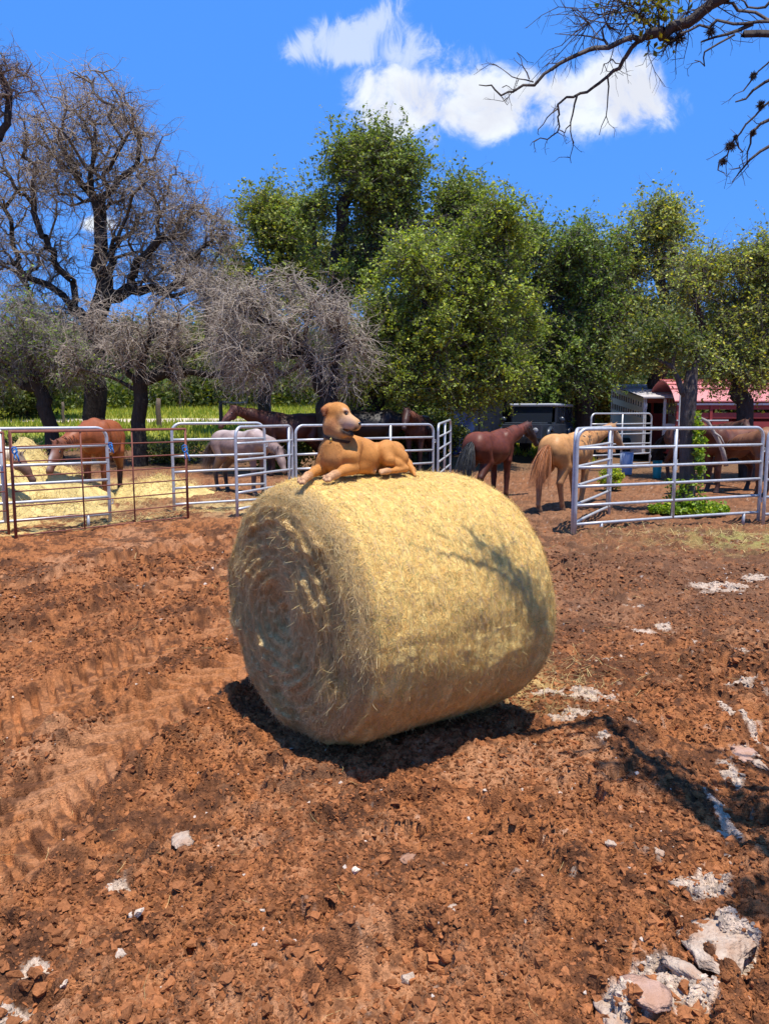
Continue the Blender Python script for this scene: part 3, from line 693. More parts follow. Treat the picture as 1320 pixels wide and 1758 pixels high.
    mixc(near(598, 720, 3.99, .028) * .35, (.62, .42, .36)); mixc(near(603, 745, 3.975, .018, 3) * .92, (.03, .018, .014)); mixc(near(613, 733, 3.97, .012, 3) * .7, (.06, .04, .035))
    mixc(near(713, 819, 4.23, .016) * .6, (.22, .10, .04)); mixc(near(597, 705, 4.0, .010) * .6, pal[2])
    root = mesh('dog', V, F, fur, None, C, True)
    tag(root, 'tan dog with greying muzzle lying on the round bale, head turned aside', 'dog')
    # short coat lying back along the body
    gf = np.random.default_rng(12); tri = F[gf.integers(0, len(F), 42000)]; w4 = gf.dirichlet((1, 1, 1, 1), 42000); Pf = np.einsum('ni,nij->nj', w4, V[tri]); Cf = np.einsum('ni,nij->nj', w4, C[tri])
    Nf = np.cross(V[tri[:, 1]] - V[tri[:, 0]], V[tri[:, 3]] - V[tri[:, 0]]); Nf /= np.linalg.norm(Nf, axis=1)[:, None] + 1e-12
    back = np.array([.80, .54, -.35]); Df = back - Nf * (Nf @ back)[:, None]; Df = Df + gf.normal(0, .12, Df.shape) + Nf * .12; Df /= np.linalg.norm(Df, axis=1)[:, None]; short = np.where(Pf[:, 0] > at(585, 730, 4.0)[0], .5, 1.0) * np.where((Pf[:, 2] > 1.62) & (Pf[:, 0] > -.24), .6, 1.0)
    Vh, Fh, kh = ribbons(Pf - Nf * .0005, Df, Nf, gf.uniform(.004, .008, 42000) * short, gf.uniform(.0009, .0018, 42000), gf.uniform(-.001, .0015, 42000), gf, 1)
    mesh('coat', Vh, Fh, hair_mat, root, np.repeat(Cf * gf.uniform(.55, 1.35, (42000, 1)), kh, 0))
    mb = MB(); mb.ball(A(616.3, 727.2, 3.972), (.0115, .012, .0105)); mb.ball(A(612.5, 726.5, 3.975), (.010, .012, .009)); mb.build('nose', black_gloss, root, True)
    e = MB(); e.ball(A(594.8, 710.2, 3.999), (.0062, .0062, .0062)); e.build('eye', black_gloss, root, True)
    # collar
    cm = material('collar_leather', base=(.035, .018, .010), rough=.6)
    cen = A(575.5, 750.5, 4.078); up = np.array([.22, -.12, 1.0]); up /= np.linalg.norm(up)
    e1 = np.cross(up, [0, 1., 0]); e1 /= np.linalg.norm(e1); e2 = np.cross(up, e1); n = 48
    q = V - cen; hq = q @ up; q1, q2 = q @ e1, q @ e2; rq = np.hypot(q1, q2); aq = np.arctan2(q2, q1); rads = np.full(n, .06)
    for i_ in range(n):
        t_ = -math.pi + (i_ + .5) * 2 * math.pi / n; dd = np.abs((aq - t_ + math.pi) % (2 * math.pi) - math.pi); m_ = (dd < .14) & (np.abs(hq) < .008) & (rq < .12)
        if m_.any(): rads[i_] = rq[m_].mean()
    for _ in range(2): rads = (np.roll(rads, 1) + rads + np.roll(rads, -1)) / 3
    th = -math.pi + (np.arange(n) + .5) * 2 * math.pi / n
    ring = cen + (rads + .002)[:, None] * (np.cos(th)[:, None] * e1 + np.sin(th)[:, None] * e2)
    cmb = MB()
    Vr = []; 
    for dz, rr in ((-.007, 0), (-.007, .003), (.007, .003), (.007, 0)):
        q = ring - cen; q = q * (1 + rr / .07); Vr.append(q + cen + up * dz)
    n = 48; Vc = np.vstack(Vr); Fc = [(a * n + i, a * n + (i + 1) % n, ((a + 1) % 4) * n + (i + 1) % n, ((a + 1) % 4) * n + i) for a in range(4) for i in range(n)]
    cmb.add(Vc, Fc); col = cmb.build('collar', cm, root)
    tg = MB(); p = A(568, 755.5, 3.99); tg.ball(p, (.007, .003, .011), 10, 6); tg.build('tag', material('brass_tag', base=(.6, .42, .12), metal=.8, rough=.35), col, True)
build_dog()

# ---------------------------------------------------------------- horses
def hair_sheet(name, roots, dirs, lens, width, col, parent, g, mat, droop=1.0, segs=5):
    n = len(roots); VV = []; P = roots.copy(); D = dirs.copy(); rows = []
    side = np.cross(D, g.normal(size=(n, 3))); side /= np.linalg.norm(side, axis=1)[:, None] + 1e-9
    for i in range(segs + 1):
        w = width * (1 - (i / segs) ** 2 * .85); rows += [P - side * w * .5, P + side * w * .5]
        P = P + D * (lens / segs)[:, None]; D = D + np.array([0, 0, -1.]) * droop * .35 + g.normal(0, .05, (n, 3)); D /= np.linalg.norm(D, axis=1)[:, None]
    V = np.stack(rows, 1).reshape(-1, 3); k = 2 * (segs + 1); base = (np.arange(n) * k)[:, None]
    F = np.concatenate([base + np.array([2 * i, 2 * i + 1, 2 * i + 3, 2 * i + 2])[None] for i in range(segs)], 0)
    C = np.repeat(np.array(col)[None] * g.uniform(.6, 1.35, (n, 1)), k, 0)
    return mesh(name, V, F, mat, parent, C)
def build_horse(x, y, yaw, label, coat, legs, hair, head='up', turn=0.0, scale=1.0, step=0.0, top=None, face=None, blaze=False, tail_col=None, group='horses in the pens', turned=None, seed=0, hstep=0.0):
    g = np.random.default_rng(100 + seed)
    b = Blend(); body, leg, muz, hoof, tp, fc = range(6)
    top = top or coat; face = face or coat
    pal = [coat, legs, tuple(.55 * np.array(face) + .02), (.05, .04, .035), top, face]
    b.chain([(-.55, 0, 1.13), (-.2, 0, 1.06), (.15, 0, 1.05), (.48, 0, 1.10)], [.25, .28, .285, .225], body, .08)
    b.cone((-.62, 0, 1.24), (-.25, 0, 1.26), .17, .13, tp, .12); b.cone((-.25, 0, 1.26), (.2, 0, 1.27), .12, .12, tp, .1)  # back tone lighter than the coat: sunlight painted along the topline
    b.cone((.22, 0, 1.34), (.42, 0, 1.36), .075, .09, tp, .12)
    b.ell((-.68, .10, 1.12), (.20, .15, .24), body, .1); b.ell((-.68, -.10, 1.12), (.20, .15, .24), body, .1)
    b.ell((.56, 0, 1.03), (.16, .19, .20), body, .06)
    for s in (-1, 1): b.ell((.40, .17 * s, 1.16), (.13, .085, .25), body, .035); b.ell((-.60, .17 * s, 1.05), (.17, .085, .24), body, .035); b.ell((-.36, .10 * s, 1.28), (.14, .09, .10), body, .05)
    ct, st = math.cos(turn), math.sin(turn)
    def hd(f, u): return (.55 + f * ct, f * st, u)
    if head == 'up': poll, nose, mid = hd(.62, 1.86), hd(1.02, 1.50), hd(.30, 1.52)
    elif head == 'level': poll, nose, mid = hd(.78, 1.50), hd(1.14, 1.10), hd(.36, 1.36)
    elif head == 'low': poll, nose, mid = hd(.82, 1.02), hd(1.08, .58), hd(.45, 1.12)
    else: poll, nose, mid = hd(.80, .66), hd(1.02, .16), hd(.48, .92)                  # grazing
    poll, nose, mid = map(np.array, (poll, nose, mid))
    b.cone((.42, 0, 1.20), mid, .225, .150, body, .1); b.cone((.36, 0, 1.30), mid + np.array([0, 0, .06]), .10, .09, tp, .08); b.cone(mid, poll, .145, .095, body, .07)
    ax = (nose - poll) / np.linalg.norm(nose - poll)
    b.cone(poll, poll + ax * .28, .095, .082, fc, .05); b.cone(poll + ax * .25, nose - ax * .05, .075, .052, fc, .05); b.ell(nose - ax * .03, (.058, .052, .058), muz, .04)
    dn = np.cross(ax, np.cross(np.array([0, 0, 1.]), ax)); dn = -dn / (np.linalg.norm(dn) + 1e-9)
    b.ell(poll + ax * .14 + dn * .075, (.085, .055, .085), fc, .05)
    lat = np.cross(np.array([0, 0, 1.]), ax); lat /= np.linalg.norm(lat)
    for s in (-1, 1):
        b.cone(poll + lat * .05 * s - dn * .05, poll + lat * .065 * s - dn * .17 - ax * .03, .028, .010, fc, .015)
        st_ = step * s; hs_ = -hstep * s
        b.chain([(.50, .13 * s, 1.05), (.44, .155 * s, .84), (.46 + st_ * .5, .145 * s, .50), (.44 + st_, .14 * s, .17 + .0), (.47 + st_, .14 * s, .06)], [.13, .088, .055, .038, .046], body, .03)
        b.chain([(.46 + st_ * .45, .145 * s, .54), (.44 + st_, .14 * s, .17)], [.060, .041], leg, .02); b.cone((.44 + st_, .14 * s, .16), (.47 + st_, .14 * s, .10), .044, .046, leg, .02)
        b.cone((.475 + st_, .14 * s, .06), (.49 + st_, .14 * s, .02), .054, .062, hoof, .01)
        b.chain([(-.62, .13 * s, 1.08), (-.50, .165 * s, .84), (-.74 + hs_ * .6, .15 * s, .56)], [.17, .125, .062], body, .035)
        b.chain([(-.50, .165 * s, .80), (-.75 + hs_ * .6, .15 * s, .55), (-.70 + hs_, .145 * s, .17)], [.09, .060, .042], leg, .02)
        b.cone((-.70 + hs_, .145 * s, .16), (-.67 + hs_, .145 * s, .10), .045, .048, leg, .02); b.cone((-.665 + hs_, .145 * s, .06), (-.65 + hs_, .145 * s, .02), .055, .062, hoof, .01)
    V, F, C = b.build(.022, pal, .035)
    if blaze:
        p = poll + ax * .30 - dn * .07; w = np.exp(-(np.linalg.norm((V - p) - ((V - p) @ ax)[:, None] * ax * .75, axis=1) / .028) ** 2)[:, None]; C = C * (1 - w) + np.array([.75, .72, .68]) * w
    o = mesh('horse', V, F, fur_smooth, None, C, True)
    tag(o, label, 'horse', group)
    # tail
    n = 520; th = g.uniform(0, 6.28, n); r0 = np.array([np.full(n, -.84), .05 * np.cos(th), 1.20 + .05 * np.sin(th)]).T
    d = np.stack([-.55 + 0 * th, .14 * np.cos(th) * g.random(n) * 1.5, -.45 + 0 * th], 1) + g.normal(0, .08, (n, 3)); d /= np.linalg.norm(d, axis=1)[:, None]
    hair_sheet('tail', r0, d, g.uniform(.5, .88, n), .009, tail_col or hair, o, g, hair_mat, 1.1, 6)
    n = 480; t = g.random(n)[:, None]; c0 = np.array([.33, 0, 1.42]); m1 = mid + np.array([0, 0, .15]) ; p1 = poll - dn * .07
    cr = np.where(t < .5, c0 + (m1 - c0) * (t * 2), m1 + (p1 - m1) * (t * 2 - 1))
    sd_ = np.where(g.random((n, 1)) < .75, 1, -1) * np.array([-st, ct, 0]) * .5; d = sd_ * 1.4 + np.array([0, 0, -.15]) + g.normal(0, .10, (n, 3)); d /= np.linalg.norm(d, axis=1)[:, None]
    hair_sheet('mane', cr + g.normal(0, .01, (n, 3)), d, g.uniform(.12, .26, n), .011, hair, o, g, hair_mat, 1.5, 4)
    for s in (-1, 1): MB().ball(poll + ax * .13 + lat * .077 * s - dn * .02, (.020, .020, .020), 8, 6).build('eye', black_gloss, o, True)
    o.location = (x, y, float(base_height(x, y)) - .01); o.rotation_euler = (0, 0, yaw); o.scale = (scale,) * 3
    return o
def yaw_of(dx, dy): return math.atan2(dy, dx)
def gx(u, Y): return at(u, 800, Y)[0]
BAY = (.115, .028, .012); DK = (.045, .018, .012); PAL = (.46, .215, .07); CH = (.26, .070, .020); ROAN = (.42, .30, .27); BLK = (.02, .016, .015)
horses = [
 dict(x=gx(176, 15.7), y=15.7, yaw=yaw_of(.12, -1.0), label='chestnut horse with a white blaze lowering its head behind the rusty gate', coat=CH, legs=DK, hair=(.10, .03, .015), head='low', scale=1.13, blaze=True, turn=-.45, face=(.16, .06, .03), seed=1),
 dict(x=gx(418, 16.6), y=16.6, yaw=yaw_of(.72, -.5), label='pinkish roan horse with its back painted sunlit pale, grazing behind the middle panel', coat=(.25, .16, .13), legs=(.05, .035, .03), hair=(.18, .13, .12), head='low', turn=-.35, scale=.97, top=(.58, .49, .44), face=(.25, .17, .14), seed=2),  # pale top over darker coat paints sun and shade into the colour
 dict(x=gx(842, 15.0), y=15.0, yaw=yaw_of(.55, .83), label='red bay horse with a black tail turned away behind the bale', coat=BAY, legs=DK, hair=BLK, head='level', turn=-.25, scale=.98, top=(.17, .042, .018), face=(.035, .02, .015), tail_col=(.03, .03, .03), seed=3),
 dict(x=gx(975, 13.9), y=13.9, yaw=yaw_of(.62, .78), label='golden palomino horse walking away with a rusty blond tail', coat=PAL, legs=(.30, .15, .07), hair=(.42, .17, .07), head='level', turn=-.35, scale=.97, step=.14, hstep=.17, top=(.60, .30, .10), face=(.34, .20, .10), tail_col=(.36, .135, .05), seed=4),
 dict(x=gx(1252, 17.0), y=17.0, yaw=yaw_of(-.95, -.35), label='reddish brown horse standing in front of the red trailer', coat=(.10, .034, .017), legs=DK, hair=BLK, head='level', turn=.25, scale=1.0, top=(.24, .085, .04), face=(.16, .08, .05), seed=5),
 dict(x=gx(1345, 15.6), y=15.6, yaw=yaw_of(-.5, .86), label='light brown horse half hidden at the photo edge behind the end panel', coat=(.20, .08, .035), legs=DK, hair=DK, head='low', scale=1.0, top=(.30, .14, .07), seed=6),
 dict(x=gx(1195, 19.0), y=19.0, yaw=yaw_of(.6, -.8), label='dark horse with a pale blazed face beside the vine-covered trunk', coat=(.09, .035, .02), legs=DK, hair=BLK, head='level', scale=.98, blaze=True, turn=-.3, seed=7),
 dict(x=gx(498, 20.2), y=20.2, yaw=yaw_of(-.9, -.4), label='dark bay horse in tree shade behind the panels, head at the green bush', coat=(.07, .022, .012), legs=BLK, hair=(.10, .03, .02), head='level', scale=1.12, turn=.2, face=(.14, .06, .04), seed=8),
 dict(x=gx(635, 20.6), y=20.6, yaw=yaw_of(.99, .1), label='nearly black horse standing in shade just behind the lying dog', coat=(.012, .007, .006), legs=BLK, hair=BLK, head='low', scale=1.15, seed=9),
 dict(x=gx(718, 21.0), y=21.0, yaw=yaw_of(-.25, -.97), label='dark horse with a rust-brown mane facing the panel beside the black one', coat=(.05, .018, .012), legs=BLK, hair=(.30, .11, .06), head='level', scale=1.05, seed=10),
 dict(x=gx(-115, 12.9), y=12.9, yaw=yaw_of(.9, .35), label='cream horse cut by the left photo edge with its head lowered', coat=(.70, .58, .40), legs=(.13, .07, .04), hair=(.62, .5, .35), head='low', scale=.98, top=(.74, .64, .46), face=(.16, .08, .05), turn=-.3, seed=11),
]
for h in horses: build_horse(**h)

# ---------------------------------------------------------------- steel panels and the rusty gate
galv = material('galvanised_steel', base=(.50, .50, .49), rough=.42, metal=.35, var=.18, vscale=14, spec=.5)
rust = material('rusty_red_steel', base=(.17, .045, .032), rough=.75, var=.5, vscale=18, vcol=(.30, .14, .08), spec=.3)
def panel(p0, p1, label, h=1.50, rails=6, ups=(.5,), r=.026, mat=galv, group='silver corral panels', legs=(), corner=.16, low=.16, square=False, z0=None, rr=None, r_up=None, ends=(True, True), name='corral_panel', cat='corral panel', latch=True):
    p0 = np.array(p0, float); p1 = np.array(p1, float); d = p1 - p0; Ln = np.hypot(*d); yaw = math.atan2(d[1], d[0])
    zb0 = float(base_height(*p0)); zb1 = float(base_height(*p1))
    root = empty(name, (p0[0], p0[1], zb0), yaw); tag(root, label, cat, group)
    sl = (zb1 - zb0)
    def T(x, z): return (x, 0, z + sl * x / Ln)
    pts = []
    if square: pts = [T(0, -.04), T(0, h - .001), T(0, h), T(.001, h), T(Ln, h), T(Ln, h - .001), T(Ln, -.04)]
    else:
        pts = [T(0, -.04), T(0, .4), T(0, h - corner)] + [T(corner - corner * math.cos(a), h - corner + corner * math.sin(a)) for a in np.linspace(.15, 1.571, 7)]
        pts += [T(Ln * k, h) for k in (.25, .5, .75)]
        pts += [T(Ln - corner + corner * math.sin(a), h - corner + corner * math.cos(a)) for a in np.linspace(0, 1.42, 7)] + [T(Ln, h - corner), T(Ln, .4), T(Ln, -.04)]
    MB().tube(pts, r, 10).build('frame', mat, root, True)
    gg = np.random.default_rng(int(abs(p0[0] * 100)))
    for i in range(rails - 1):
        z = low + (h - low) * i / (rails - 1); q = np.linspace(0, 1, 7)
        bow = gg.normal(0, .006); P = [(Ln * t, 0, z + sl * t + bow * math.sin(math.pi * t)) for t in q]
        MB().tube(P, rr or r * .86, 8).build('rail', mat, root, True)
    for f in ups: MB().tube([(Ln * f, -.002, low - .0 + sl * f), (Ln * f, -.002, h * .5 + sl * f), (Ln * f, -.002, h - r * .5 + sl * f)], r_up or r * 1.02, 8).build('upright', mat, root, True)
    for f in legs: MB().tube([(Ln * f, 0, low + sl * f), (Ln * f, 0, .05), (Ln * f, 0, -.04 + sl * f)], r * .9, 8).build('leg', mat, root, True)
    for zc in ((.35, 1.15) if latch else ()):
        MB().tube([(Ln - .005, 0, zc - .03 + sl), (Ln + .055, 0, zc - .03 + sl), (Ln + .055, 0, zc + .03 + sl), (Ln - .005, 0, zc + .03 + sl)], .009, 6).build('connector', mat, root, True)
    return root
def gp(u, Y): return (at(u, 850, Y)[0], Y)
P1 = panel(gp(-260, 9.9), gp(188, 11.95), 'silver panel behind the rusty gate, running off at the left edge', ups=(.12, .55), legs=(.9,))
PA = panel(gp(299, 13.2), gp(456, 14.1), 'silver panel in front of the roan horse, left end behind the rusty gate', ups=(), h=1.55)
PB = panel(gp(407, 12.5), gp(503, 14.25), 'short silver panel angled back beside the left side of the bale', ups=(.93,), h=1.5)
PC = panel(gp(509, 14.3), gp(743, 16.2), 'silver panel running behind the lying dog', ups=(.66,))
PD = panel(gp(751, 16.3), gp(772, 18.6), 'silver panel seen nearly end-on behind the bale top', ups=(.5,))
PR = panel(gp(988, 10.75), gp(1303, 12.15), 'wide silver panel right of the bale in front of the vine trunk', ups=(.5,), legs=(.13, .91), h=1.5)
PS = panel(gp(984, 10.8), gp(1046, 12.95), 'short silver panel folded back from the left end of the wide one', ups=(.93,), legs=())
PT = panel(gp(1312, 11.9), gp(1640, 12.2), 'silver panel cut off by the right photo edge', ups=(.5,), legs=(.1,))
PF = panel(gp(1010, 21.5), gp(1112, 23.0), 'faint dull panel in shade before the cream trailer', ups=(.5,), h=1.62)
GR = panel(gp(24, 10.55), gp(322, 12.55), 'rusty red pipe gate standing in front of the left silver panel', mat=rust, r=.021, rr=.010, rails=8, ups=(.36, .655), r_up=.012, square=True, name='pipe_gate', cat='gate', group='rusty gates', h=1.47, low=.03, latch=False)
panel(gp(12, 10.9), gp(-120, 10.2), 'rusty red gate panel leaving the frame beside the cream horse', mat=rust, r=.020, rr=.010, rails=6, ups=(.3,), r_up=.014, square=True, name='pipe_gate', cat='gate', group='rusty gates', h=1.45, low=.06, latch=False)
# blue tie ropes on the gate
rope = material('blue_webbing', base=(.03, .16, .42), rough=.7)
def tie(u, v, Y, label, s=1.0):
    p = at(u, v, Y); mb = MB(); th = np.linspace(0, 6.28, 14)
    mb.tube(np.stack([.032 * s * np.cos(th), .012 * np.sin(th * 2) - .03, .045 * s * np.sin(th)], 1), .009, 6)
    mb.tube(np.stack([.028 * s * np.cos(th) + .01, .01 * np.cos(th) - .035, .03 * s * np.sin(th) - .02], 1), .010, 6)
    mb.tube([(.02, -.03, -.03), (.05 * s, -.04, -.09 * s), (.06 * s, -.035, -.15 * s)], .011, 6); mb.tube([(0, -.03, -.04), (.005, -.045, -.10 * s), (.02, -.04, -.13 * s)], .009, 6)
    o = mb.build('tie_strap', rope, None, True); o.location = p; tag(o, label, 'strap', 'blue straps on the gates')
tie(27, 773, 10.5, 'blue strap knotted at the left post of the rusty gate'); tie(191, 764, 11.6, 'blue strap joining rusty gate and silver panel near the chestnut horse', .8)
tie(318, 770, 12.45, 'blue strap at the right post of the rusty gate', 1.3)
# ---------------------------------------------------------------- trees
def grow(pts, trunk, bf=.35):
    """connects scattered points into one branching skeleton, favouring short ways back to the trunk"""
    tp = np.array(trunk); par = [-1] + list(range(len(tp) - 1)); pl = np.r_[0, np.cumsum(np.linalg.norm(np.diff(tp, axis=0), axis=1))]
    nodes = list(tp); path = list(pl); rem = np.array(pts); start = max(1, len(tp) // 3)
    best = np.full(len(rem), 1e9); bp = np.zeros(len(rem), int)
    for i in range(start, len(tp)):
        c = np.linalg.norm(rem - tp[i], axis=1) + bf * pl[i]; m = c < best; best[m] = c[m]; bp[m] = i
    alive = np.ones(len(rem), bool)
    for _ in range(len(rem)):
        k = int(np.argmin(np.where(alive, best, 1e9))); alive[k] = False; p = rem[k]; pa = bp[k]
        d = np.linalg.norm(p - nodes[pa]); nodes.append(p); par.append(pa); path.append(path[pa] + d); i = len(nodes) - 1
        c = np.linalg.norm(rem - p, axis=1) + bf * path[i]; m = alive & (c < best); best[m] = c[m]; bp[m] = i
    return np.array(nodes), np.array(par)
def radii(nodes, par, nt, tip, base, ex=2.0):
    r = np.zeros(len(nodes)); kids = np.zeros(len(nodes), int)
    for i in range(len(nodes) - 1, 0, -1):
        v = max(r[i], tip ** ex); r[i] = v; r[par[i]] += v; kids[par[i]] += 1
    r = np.maximum(r, tip ** ex) ** (1 / ex); p = math.log(base / tip) / math.log(max(r[0] / tip, 1.01)); r = tip * (r / tip) ** p
    r[:nt] = np.maximum(r[:nt], np.linspace(base, base * .5, nt)); r[0] *= 1.25
    return r, kids
def seg_tubes(A, B, ra, rb, n, g=None):
    T = B - A; l = np.linalg.norm(T, axis=1)[:, None] + 1e-9; T = T / l; ref = np.where(np.abs(T[:, 2:3]) < .9, np.array([[0, 0, 1.]]), np.array([[1., 0, 0]]))
    U = np.cross(T, ref); U /= np.linalg.norm(U, axis=1)[:, None]; W_ = np.cross(T, U); th = np.linspace(0, 2 * np.pi, n, endpoint=False)
    ring = np.cos(th)[None, :, None] * U[:, None] + np.sin(th)[None, :, None] * W_[:, None]
    ex = T * (ra[:, None] * .25)
    V = np.concatenate([(A - ex)[:, None] + ring * ra[:, None, None], (B + ex)[:, None] + ring * rb[:, None, None]], 1).reshape(-1, 3)
    b = (np.arange(len(A)) * 2 * n)[:, None]; F = np.concatenate([b + np.array([k, (k + 1) % n, n + (k + 1) % n, n + k])[None] for k in range(n)], 0)
    return V, F
def wiggle_edges(nodes, par, r, g, step=.45, amp=.13):
    A, B, ra, rb = [], [], [], []
    for i in range(1, len(nodes)):
        p, q = nodes[par[i]], nodes[i]; r0, r1 = min(r[par[i]], r[i] * 1.6), r[i]; L_ = np.linalg.norm(q - p); k = max(1, int(L_ / step)); prev = p
        for j in range(1, k + 1):
            t = j / k; c = p + (q - p) * t + (g.normal(0, amp * L_ / k, 3) if j < k else 0); A.append(prev); B.append(c); ra.append(r0 + (r1 - r0) * (j - 1) / k); rb.append(r0 + (r1 - r0) * t); prev = c
    return np.array(A), np.array(B), np.array(ra), np.array(rb)
def wood_mesh(name, A, B, ra, rb, mat, parent, colr, g):
    Vs, Fs, n0, Cs = [], [], 0, []
    for lo, hi, ns in ((.05, 99, 9), (.018, .05, 6), (0, .018, 3)):
        m = (ra >= lo) & (ra < hi)
        if not m.any(): continue
        V, F = seg_tubes(A[m], B[m], ra[m], rb[m], ns); Vs.append(V); Fs.append(F + n0); n0 += len(V)
        c = np.array(colr[0])[None] + (np.array(colr[1]) - np.array(colr[0]))[None] * np.clip(1 - ra[m] / .06, 0, 1)[:, None]
        Cs.append(np.repeat(c * (1 if lo >= .018 else g.uniform(.75, 1.25, (m.sum(), 1))), 2 * ns, 0))
    return mesh(name, np.vstack(Vs), np.vstack(Fs), mat, parent, np.vstack(Cs), True)
def twig_segs(P, D, k, length, r, droop, g, n1=4, spawn=2, wob=.35):
    """short forked twigs growing out of the given points"""
    P = np.repeat(P, k, 0); D = np.repeat(D, k, 0) * .6 + g.normal(0, .7, (len(P), 3)); D /= np.linalg.norm(D, axis=1)[:, None]; n = len(P)
    ln = length * g.uniform(.5, 1.3, n); A, B, ra, rb = [], [], [], []; C = P; rr = np.full(n, r)
    for i in range(n1):
        D = D + np.array([0, 0, -1.]) * droop + g.normal(0, wob, (n, 3)); D /= np.linalg.norm(D, axis=1)[:, None]; E_ = C + D * (ln / n1)[:, None]
        r1 = rr * .78; A.append(C); B.append(E_); ra.append(rr); rb.append(r1)
        for _ in range(spawn):
            S_ = C + (E_ - C) * g.random((n, 1)); d = D + g.normal(0, .8, (n, 3)) + np.array([0, 0, -1.]) * droop; d /= np.linalg.norm(d, axis=1)[:, None]; m_ = S_ + d * (ln * .16 * g.uniform(.5, 1.5, n))[:, None]
            A.append(S_); B.append(m_); ra.append(r1 * .7); rb.append(r1 * .6); d2 = d + g.normal(0, .5, (n, 3)) + np.array([0, 0, -1.]) * droop; d2 /= np.linalg.norm(d2, axis=1)[:, None]; e = m_ + d2 * (ln * .14)[:, None]
            A.append(m_); B.append(e); ra.append(r1 * .6); rb.append(r1 * .35)
        C = E_; rr = r1
    return tuple(np.concatenate(q) for q in (A, B, ra, rb))
def leaf_mesh(name, P, size, mat, parent, cols, g, up=.5, aspect=.55):
    n = len(P); Nn = g.normal(size=(n, 3)) + np.array([0, 0, up]); Nn /= np.linalg.norm(Nn, axis=1)[:, None]; U = np.cross(Nn, g.normal(size=(n, 3))); U /= np.linalg.norm(U, axis=1)[:, None]; W_ = np.cross(Nn, U)
    s = size * g.uniform(.6, 1.35, n)[:, None]
    V = np.stack([P - U * s, P + W_ * s * aspect - U * s * .1, P + U * s + Nn * s * .2, P - W_ * s * aspect - U * s * .1], 1).reshape(-1, 3)
    F = np.arange(n * 4).reshape(-1, 4); return mesh(name, V, F, mat, parent, np.repeat(cols, 4, 0))
bark = material('oak_bark', attr=True, rough=.95, var=.4, vscale=16, bump=.9, bscale=22, spec=.15, stretch=(1, 1, .35), bdist=.05)
leafm = material('oak_leaf', attr=True, rough=.55, spec=.35, transl=(1.1, 1.25, .5))
def leaf_cols(n, base, g, yellow=.12, clump=None):
    c = np.array(base)[None] * g.uniform(.55, 1.35, (n, 1)); y = g.random(n) < yellow; c[y] = c[y] * np.array([1.7, 1.3, .7])
    if clump is not None: c = c * clump[:, None]
    return c
def crown_points(ells, Y, g, dens=1.0, dy=1.0, gap=-.1):
    WV = [(lambda v: v / np.linalg.norm(v) * g.uniform(2.2, 6.5))(g.normal(size=3)) for _ in range(4)]; WV = [(w, g.uniform(0, 6.28)) for w in WV]
    P = []
    for (u, v, ru, rv, n) in ells:
        c = at(u, v, Y); a = ru * Y / F_PX; b_ = rv * Y / F_PX; k = int(n * dens)
        k = int(k * 1.9); q = g.normal(size=(k, 3)); q /= np.linalg.norm(q, axis=1)[:, None]; q *= (g.random((k, 1)) ** .42) * np.where(g.random((k, 1)) < .10, 1.18, .92)
        q = c + q * np.array([a, a * dy * .85, b_]); f = np.zeros(k)
        for w_, ph in WV: f += np.sin(q @ w_ + ph)
        P.append(q[f > gap])
    return np.vstack(P)
def oak(name, label, cat, Y, trunk, ells, base_r, leaves=0, leaf_size=.055, twigs=3, twig_len=.7, twig_r=.008, droop=.15, leaf_base=(.085, .125, .022), seed=0, wood=((.05, .04, .035), (.20, .165, .14)), group=None,
        yellow=.12, spread=.30, bf=.35, spawn=2, dens=1.0, lean=0.0, tw_col=None, limb_tip=.014, dy=1.0, gap=-.1, wob=.35):
    g = np.random.default_rng(seed); T = [at(u, v, Y + lean * i) for i, (u, v) in enumerate(trunk)]
    T[0][2] = float(base_height(T[0][0], T[0][1])) - .1
    Tt = []                                         # finer trunk with slight bends
    for i in range(len(T) - 1):
        for k in range(3): Tt.append(T[i] + (T[i + 1] - T[i]) * k / 3 + (g.normal(0, base_r * .22, 3) if (i or k) else 0))
    Tt.append(T[-1])
    nodes, par = grow(crown_points(ells, Y + lean * (len(trunk) - 1) * .5, g, dens, dy, gap), Tt, bf); r, kids = radii(nodes, par, len(Tt), limb_tip, base_r)
    origin = np.array([T[0][0], T[0][1], T[0][2]]); root = empty(name, origin); tag(root, label, cat, group)
    A, B, ra, rb = wiggle_edges(nodes, par, r, g)
    wood_mesh('trunk', A - origin, B - origin, ra, rb, bark, root, wood, g)
    tips = np.arange(len(nodes)) >= len(Tt); thin = tips & (r < .05)
    P = nodes[thin]; D = P - nodes[par[thin]]; D /= np.linalg.norm(D, axis=1)[:, None] + 1e-9
    if leaves > 20000: twigs, twig_len, spawn, wob, twig_r = 4, spread * 3.5, 1, .42, .0065
    if twigs:
        a, b_, c, d = twig_segs(P, D, twigs, twig_len, twig_r, droop, g, n1=4, spawn=spawn, wob=wob)
        tc_ = tw_col or wood[1]; wood_mesh('twigs', a - origin, b_ - origin, c, d, bark, root, (tc_, tc_), g)
    if leaves:
        la_, lb_ = a, b_; grp = np.tile(np.repeat(np.arange(len(P)), twigs), len(la_) // (len(P) * twigs)); wgt = np.exp(g.normal(0, .6, len(P))); pr = wgt[grp]; k = g.choice(len(la_), leaves, p=pr / pr.sum()); cl = g.uniform(.62, 1.35, len(P))[grp]
        Q = la_[k] + (lb_ - la_)[k] * g.random((leaves, 1)) + g.normal(0, .045, (leaves, 3))
        leaf_mesh('foliage', Q - origin, leaf_size, leafm, root, leaf_cols(leaves, np.array(leaf_base) * np.array([2.6, 2.5, 2.3]), g, yellow, cl[k]), g, 1.1)
    return root
GREY = ((.040, .034, .028), (.30, .24, .18))
